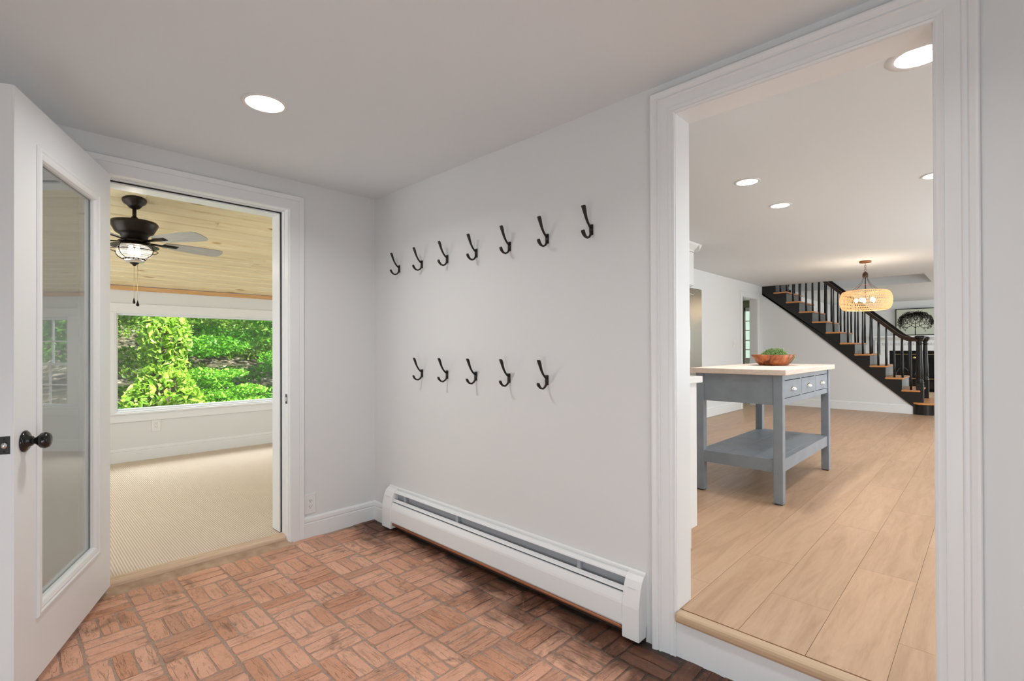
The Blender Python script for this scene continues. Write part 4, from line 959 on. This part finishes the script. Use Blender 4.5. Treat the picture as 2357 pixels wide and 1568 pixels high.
def branch(p, a, L, w_, dep):
    q = (p[0]+L*math.cos(a), p[1]+L*math.sin(a))
    ex, ez = q[0]/.35, (q[1]-.30)/.29
    if ex*ex+ez*ez > 1.0 and dep > 1: return
    nx, nz = -math.sin(a)*w_, math.cos(a)*w_
    tr_.add([(13.5545, FYC+.0-(p[0]+nx), PZ0+.018+p[1]+nz), (13.5545, FYC-(p[0]-nx), PZ0+.018+p[1]-nz), (13.5545, FYC-(q[0]-nx*.7), PZ0+.018+q[1]-nz*.7), (13.5545, FYC-(q[0]+nx*.7), PZ0+.018+q[1]+nz*.7)], [(0,1,2,3)])
    if dep >= 2:
        for s in (-1, 1):
            aa = a+s*rd.uniform(.7,1.2); l = .024; mx_, mz_ = (p[0]+q[0])/2, (p[1]+q[1])/2
            t0 = (mx_+l*math.cos(aa), mz_+l*math.sin(aa)); n0 = (-math.sin(aa)*.006, math.cos(aa)*.006); c0 = (mx_+l*.5*math.cos(aa), mz_+l*.5*math.sin(aa))
            tr_.add([(13.554, FYC-mx_, PZ0+.018+mz_), (13.554, FYC-(c0[0]+n0[0]), PZ0+.018+c0[1]+n0[1]), (13.554, FYC-t0[0], PZ0+.018+t0[1]), (13.554, FYC-(c0[0]-n0[0]), PZ0+.018+c0[1]-n0[1])], [(0,1,2,3)])
    if dep > 7: return
    nb_ = 3 if dep in (0,1) else 2
    for k in range(nb_):
        sp = 1.05 if dep < 2 else .55
        branch(q, a+(sp*(k-(nb_-1)/2))*(1.0 if nb_ == 3 else 1.5)+rd.uniform(-.12,.12), L*rd.uniform(.78,.92) if dep else .085, w_*.74, dep+1)
branch((.0, 0), PI/2, .17, .0095, 0)
tr_.build('tree_motif', M['black_metal'], pic)

# hall glazed door
hd = thing('door_4', (9.79,.38,KF), 'white glazed door at the end of the green hall', 'door', None, 'structure')
mb = MB(); mb.box(9.765, 9.799, .03, .62, KF, .99); mb.box(9.765, 9.799, .03, .10, .99, 2.10); mb.box(9.765, 9.799, .775, .80, KF, 2.11); mb.box(9.765, 9.799, .62, .775, KF, .99); mb.box(9.765, 9.799, .03, .80, 2.03, 2.11)
mb.build('door_frame', M['trim_paint'], hd)
MB().box(9.782, 9.786, .10, .775, .99, 2.03).build('glass_pane', mat('bright_daylight_glass', (.7,.85,.75), .1, emit=(.70,.92,.80), es=.75), hd)  # pane emits the daylight itself, solid wall behind it
mb = MB()
for zz in (1.17, 1.38, 1.60, 1.81): mb.box(9.770, 9.790, .10, .775, zz-.010, zz+.010)
for yy in (.32, .54): mb.box(9.771, 9.789, yy-.01, yy+.01, .99, 2.03)
mb.build('muntin', M['trim_paint'], hd)

# ------------------------------------------------------------------ outdoors
mb = MB(); nx, ny = 30, 24; vs = []; rd = random.Random(9)
for j in range(ny+1):
    for i in range(nx+1):
        x = -14+i*1.4; y = WY+.3+j*1.4; t_ = max(0, (y-9)); vs.append((x, y, -.9+.16*t_+.012*t_*t_*.6+rd.uniform(-.12,.12)))
fs = [(j*(nx+1)+i, j*(nx+1)+i+1, (j+1)*(nx+1)+i+1, (j+1)*(nx+1)+i) for j in range(ny) for i in range(nx)]
struct('ground', mb.add(vs, fs, True), M['forest_floor'], 'brown wooded hillside outside the picture window', 'ground')
def gz(y): t_ = max(0, y-9); return -.9+.16*t_+.0072*t_*t_
def leaves(n, sampler, size, seed, flat=0.5):
    rd = random.Random(seed); vs = []; fs = []
    for q in range(n):
        c = sampler(rd); s = size*rd.choice((.55,.75,.95,1.2))*rd.uniform(.85,1.15)
        nz = rd.uniform(flat, 1); a = rd.uniform(0, 2*PI); hr = math.sqrt(max(0,1-nz*nz)); nrm = Vector((hr*math.cos(a), hr*math.sin(a), nz))
        u = nrm.orthogonal().normalized(); u = (Matrix.Rotation(rd.uniform(0,2*PI), 3, nrm) @ u); v_ = nrm.cross(u); c = Vector(c); b = len(vs); dn = nrm*s*.12
        vs += [c-u*s*.5, c-u*s*.12+v_*s*.27-dn, c+u*s*.22+v_*s*.20-dn, c+u*s*.6-dn*.6, c+u*s*.22-v_*s*.20-dn, c-u*s*.12-v_*s*.27-dn]; fs += [(b,b+1,b+2,b+3),(b,b+3,b+4,b+5)]
    m_ = MB(); m_.add(vs, fs); return m_
def tree(name, x, y, hgt, rad, blobs, n, size, leafm, label, seed, flat=.3, lean=0, group=None):
    z0 = gz(y)-.1; t = thing(name, (x,y,z0), label, 'tree', group)
    MB().sweep([(x,y,z0),(x+lean*.3,y,z0+hgt*.35),(x+lean*.7,y+.1,z0+hgt*.7),(x+lean,y,z0+hgt)], [rad,rad*.85,rad*.6,rad*.3], 12).build('trunk', M['bark'], t)
    rd = random.Random(seed); mb = MB()
    for (bx,by,bz,rx,ry,rz) in blobs[:8]:
        mb.sweep([(x+lean*.3, y, max(z0+.3, bz-rx*.5)), ((x+bx)/2, (y+by)/2, bz-.1), (bx,by,bz)], [rad*.3, rad*.2, rad*.07], 6)
    mb.build('branches', M['bark'], t)
    wts = [b[3]*b[4]*b[5] for b in blobs]; tot = sum(wts)
    def smp(r_):
        q = r_.random()*tot; i = 0
        while q > wts[i] and i < len(blobs)-1: q -= wts[i]; i += 1
        b = blobs[i]
        while True:
            u = [r_.uniform(-1,1) for _ in range(3)]; d = sum(a*a for a in u)
            if .15 < d < 1: break
        return (b[0]+b[3]*u[0], b[1]+b[4]*u[1], b[2]+b[5]*u[2])
    o = leaves(n, smp, size, seed, flat).build('foliage', M[leafm], t); o['kind'] = 'stuff'
    return t
# vine-clad trunk
def vine(x, y, seed):
    z0 = gz(y)-.1; t = thing('vine_covered_tree', (x,y,z0), 'trunk wrapped in bright lime green creeper, in full sun', 'tree')
    MB().sweep([(x,y,z0),(x+.05,y,z0+2.5),(x-.05,y,z0+6)], [.2,.17,.14], 14).build('trunk', M['bark'], t)
    def smp(r_):
        z = r_.uniform(z0, 4.6); rr = .36+.12*math.sin(z*2.1+1)+.10*math.sin(z*5.3)+max(0, (.45-z))*.16; a = r_.uniform(0,2*PI); k = r_.uniform(.72,1.0)**.5
        return (x+.05*math.sin(z)+rr*k*math.cos(a), y+rr*k*math.sin(a), z)
    o = leaves(8000, smp, .125, seed, -.2).build('foliage', M['vine_leaf'], t); o['kind'] = 'stuff'
vine(.05, 7.0, 1)
rd = random.Random(77)
def tier(cx, cy, n, z0, z1, sp, r=(.5,1.0), th=.12):
    return [(cx+rd.uniform(-sp,sp), cy+rd.uniform(-sp*.5,sp*.5), rd.uniform(z0,z1), rd.uniform(*r), rd.uniform(*r), th*rd.uniform(.7,1.6)) for _ in range(n)]
tree('maple_tree', 2.9, 9.2, 7, .13, tier(2.9, 9.0, 44, -.8, 4.2, 1.7, (.45,.95), .17), 26000, .095, 'maple_leaf', 'deep green maple with layered branches right of the vine', 2)
tree('maple_tree', 1.2, 7.5, 1.1, .03, tier(1.15, 7.4, 20, -1.0, .85, .42, (.22,.42), .10), 8000, .07, 'sapling_leaf', 'low bushy light green sapling just right of the vine', 3)
tree('maple_tree', 4.6, 11.5, 8, .16, tier(4.6, 11.3, 30, .0, 5.0, 2.4, (.7,1.4), .2), 13000, .12, 'maple_leaf', 'far green maple at the right end of the view', 4)
tree('young_tree', -.9, 8.6, 5, .08, tier(-.8, 8.5, 16, .3, 3.6, .9, (.4,.8), .16), 8500, .09, 'yellow_leaf', 'yellow-green young tree at the left edge of the view', 5)
tree('young_tree', -.75, 6.6, 1.6, .04, tier(-.7, 6.6, 8, -.6, .25, .45, (.25,.5), .10), 3000, .07, 'maple_leaf', 'small green sapling low in the left corner', 6)
tree('young_tree', 1.6, 13.5, 8, .12, tier(1.5, 13.5, 26, .6, 6, 2.0, (.6,1.2), .25), 11000, .12, 'yellow_leaf', 'pale leaved tree in the gap behind the vine', 8)
tree('forest_tree', -3.2, 16.5, 10, .22, tier(-3.0, 16.5, 24, .5, 7, 2.0, (.9,1.7), .4), 7000, .20, 'maple_leaf', 'tall dark forest tree far behind on the left', 9)
tree('forest_tree', 5.4, 17.5, 10, .24, tier(5.2, 17.5, 34, .6, 8, 2.6, (1.0,2.0), .5), 10000, .22, 'maple_leaf', 'tall dark forest tree far behind on the right', 10)
tree('forest_tree', 9.8, 13.5, 10, .2, tier(9.8, 13.5, 28, .5, 7, 1.8, (.9,1.7), .4), 7000, .20, 'maple_leaf', 'broad forest tree seen beyond the double-hung window', 12)
tree('forest_tree', 1.2, 22.5, 11, .2, tier(1.2, 22.5, 34, 1.6, 9, 4.0, (1.2,2.2), .6), 9000, .26, 'yellow_leaf', 'farthest forest tree filling the gap up the slope', 13)
ROOF = MB().box(-3.2, 14.2, -5.6, 3.7, 3.75, 3.85)
struct('roof', ROOF, M['dark'], 'roof slab over the house', 'roof')
struct('wall_exterior_right', MB().box(13.8, 14.0, -5.6, 3.7, -.1, 3.8), M['wall_paint'], 'outer wall at the far end of the house', 'wall')
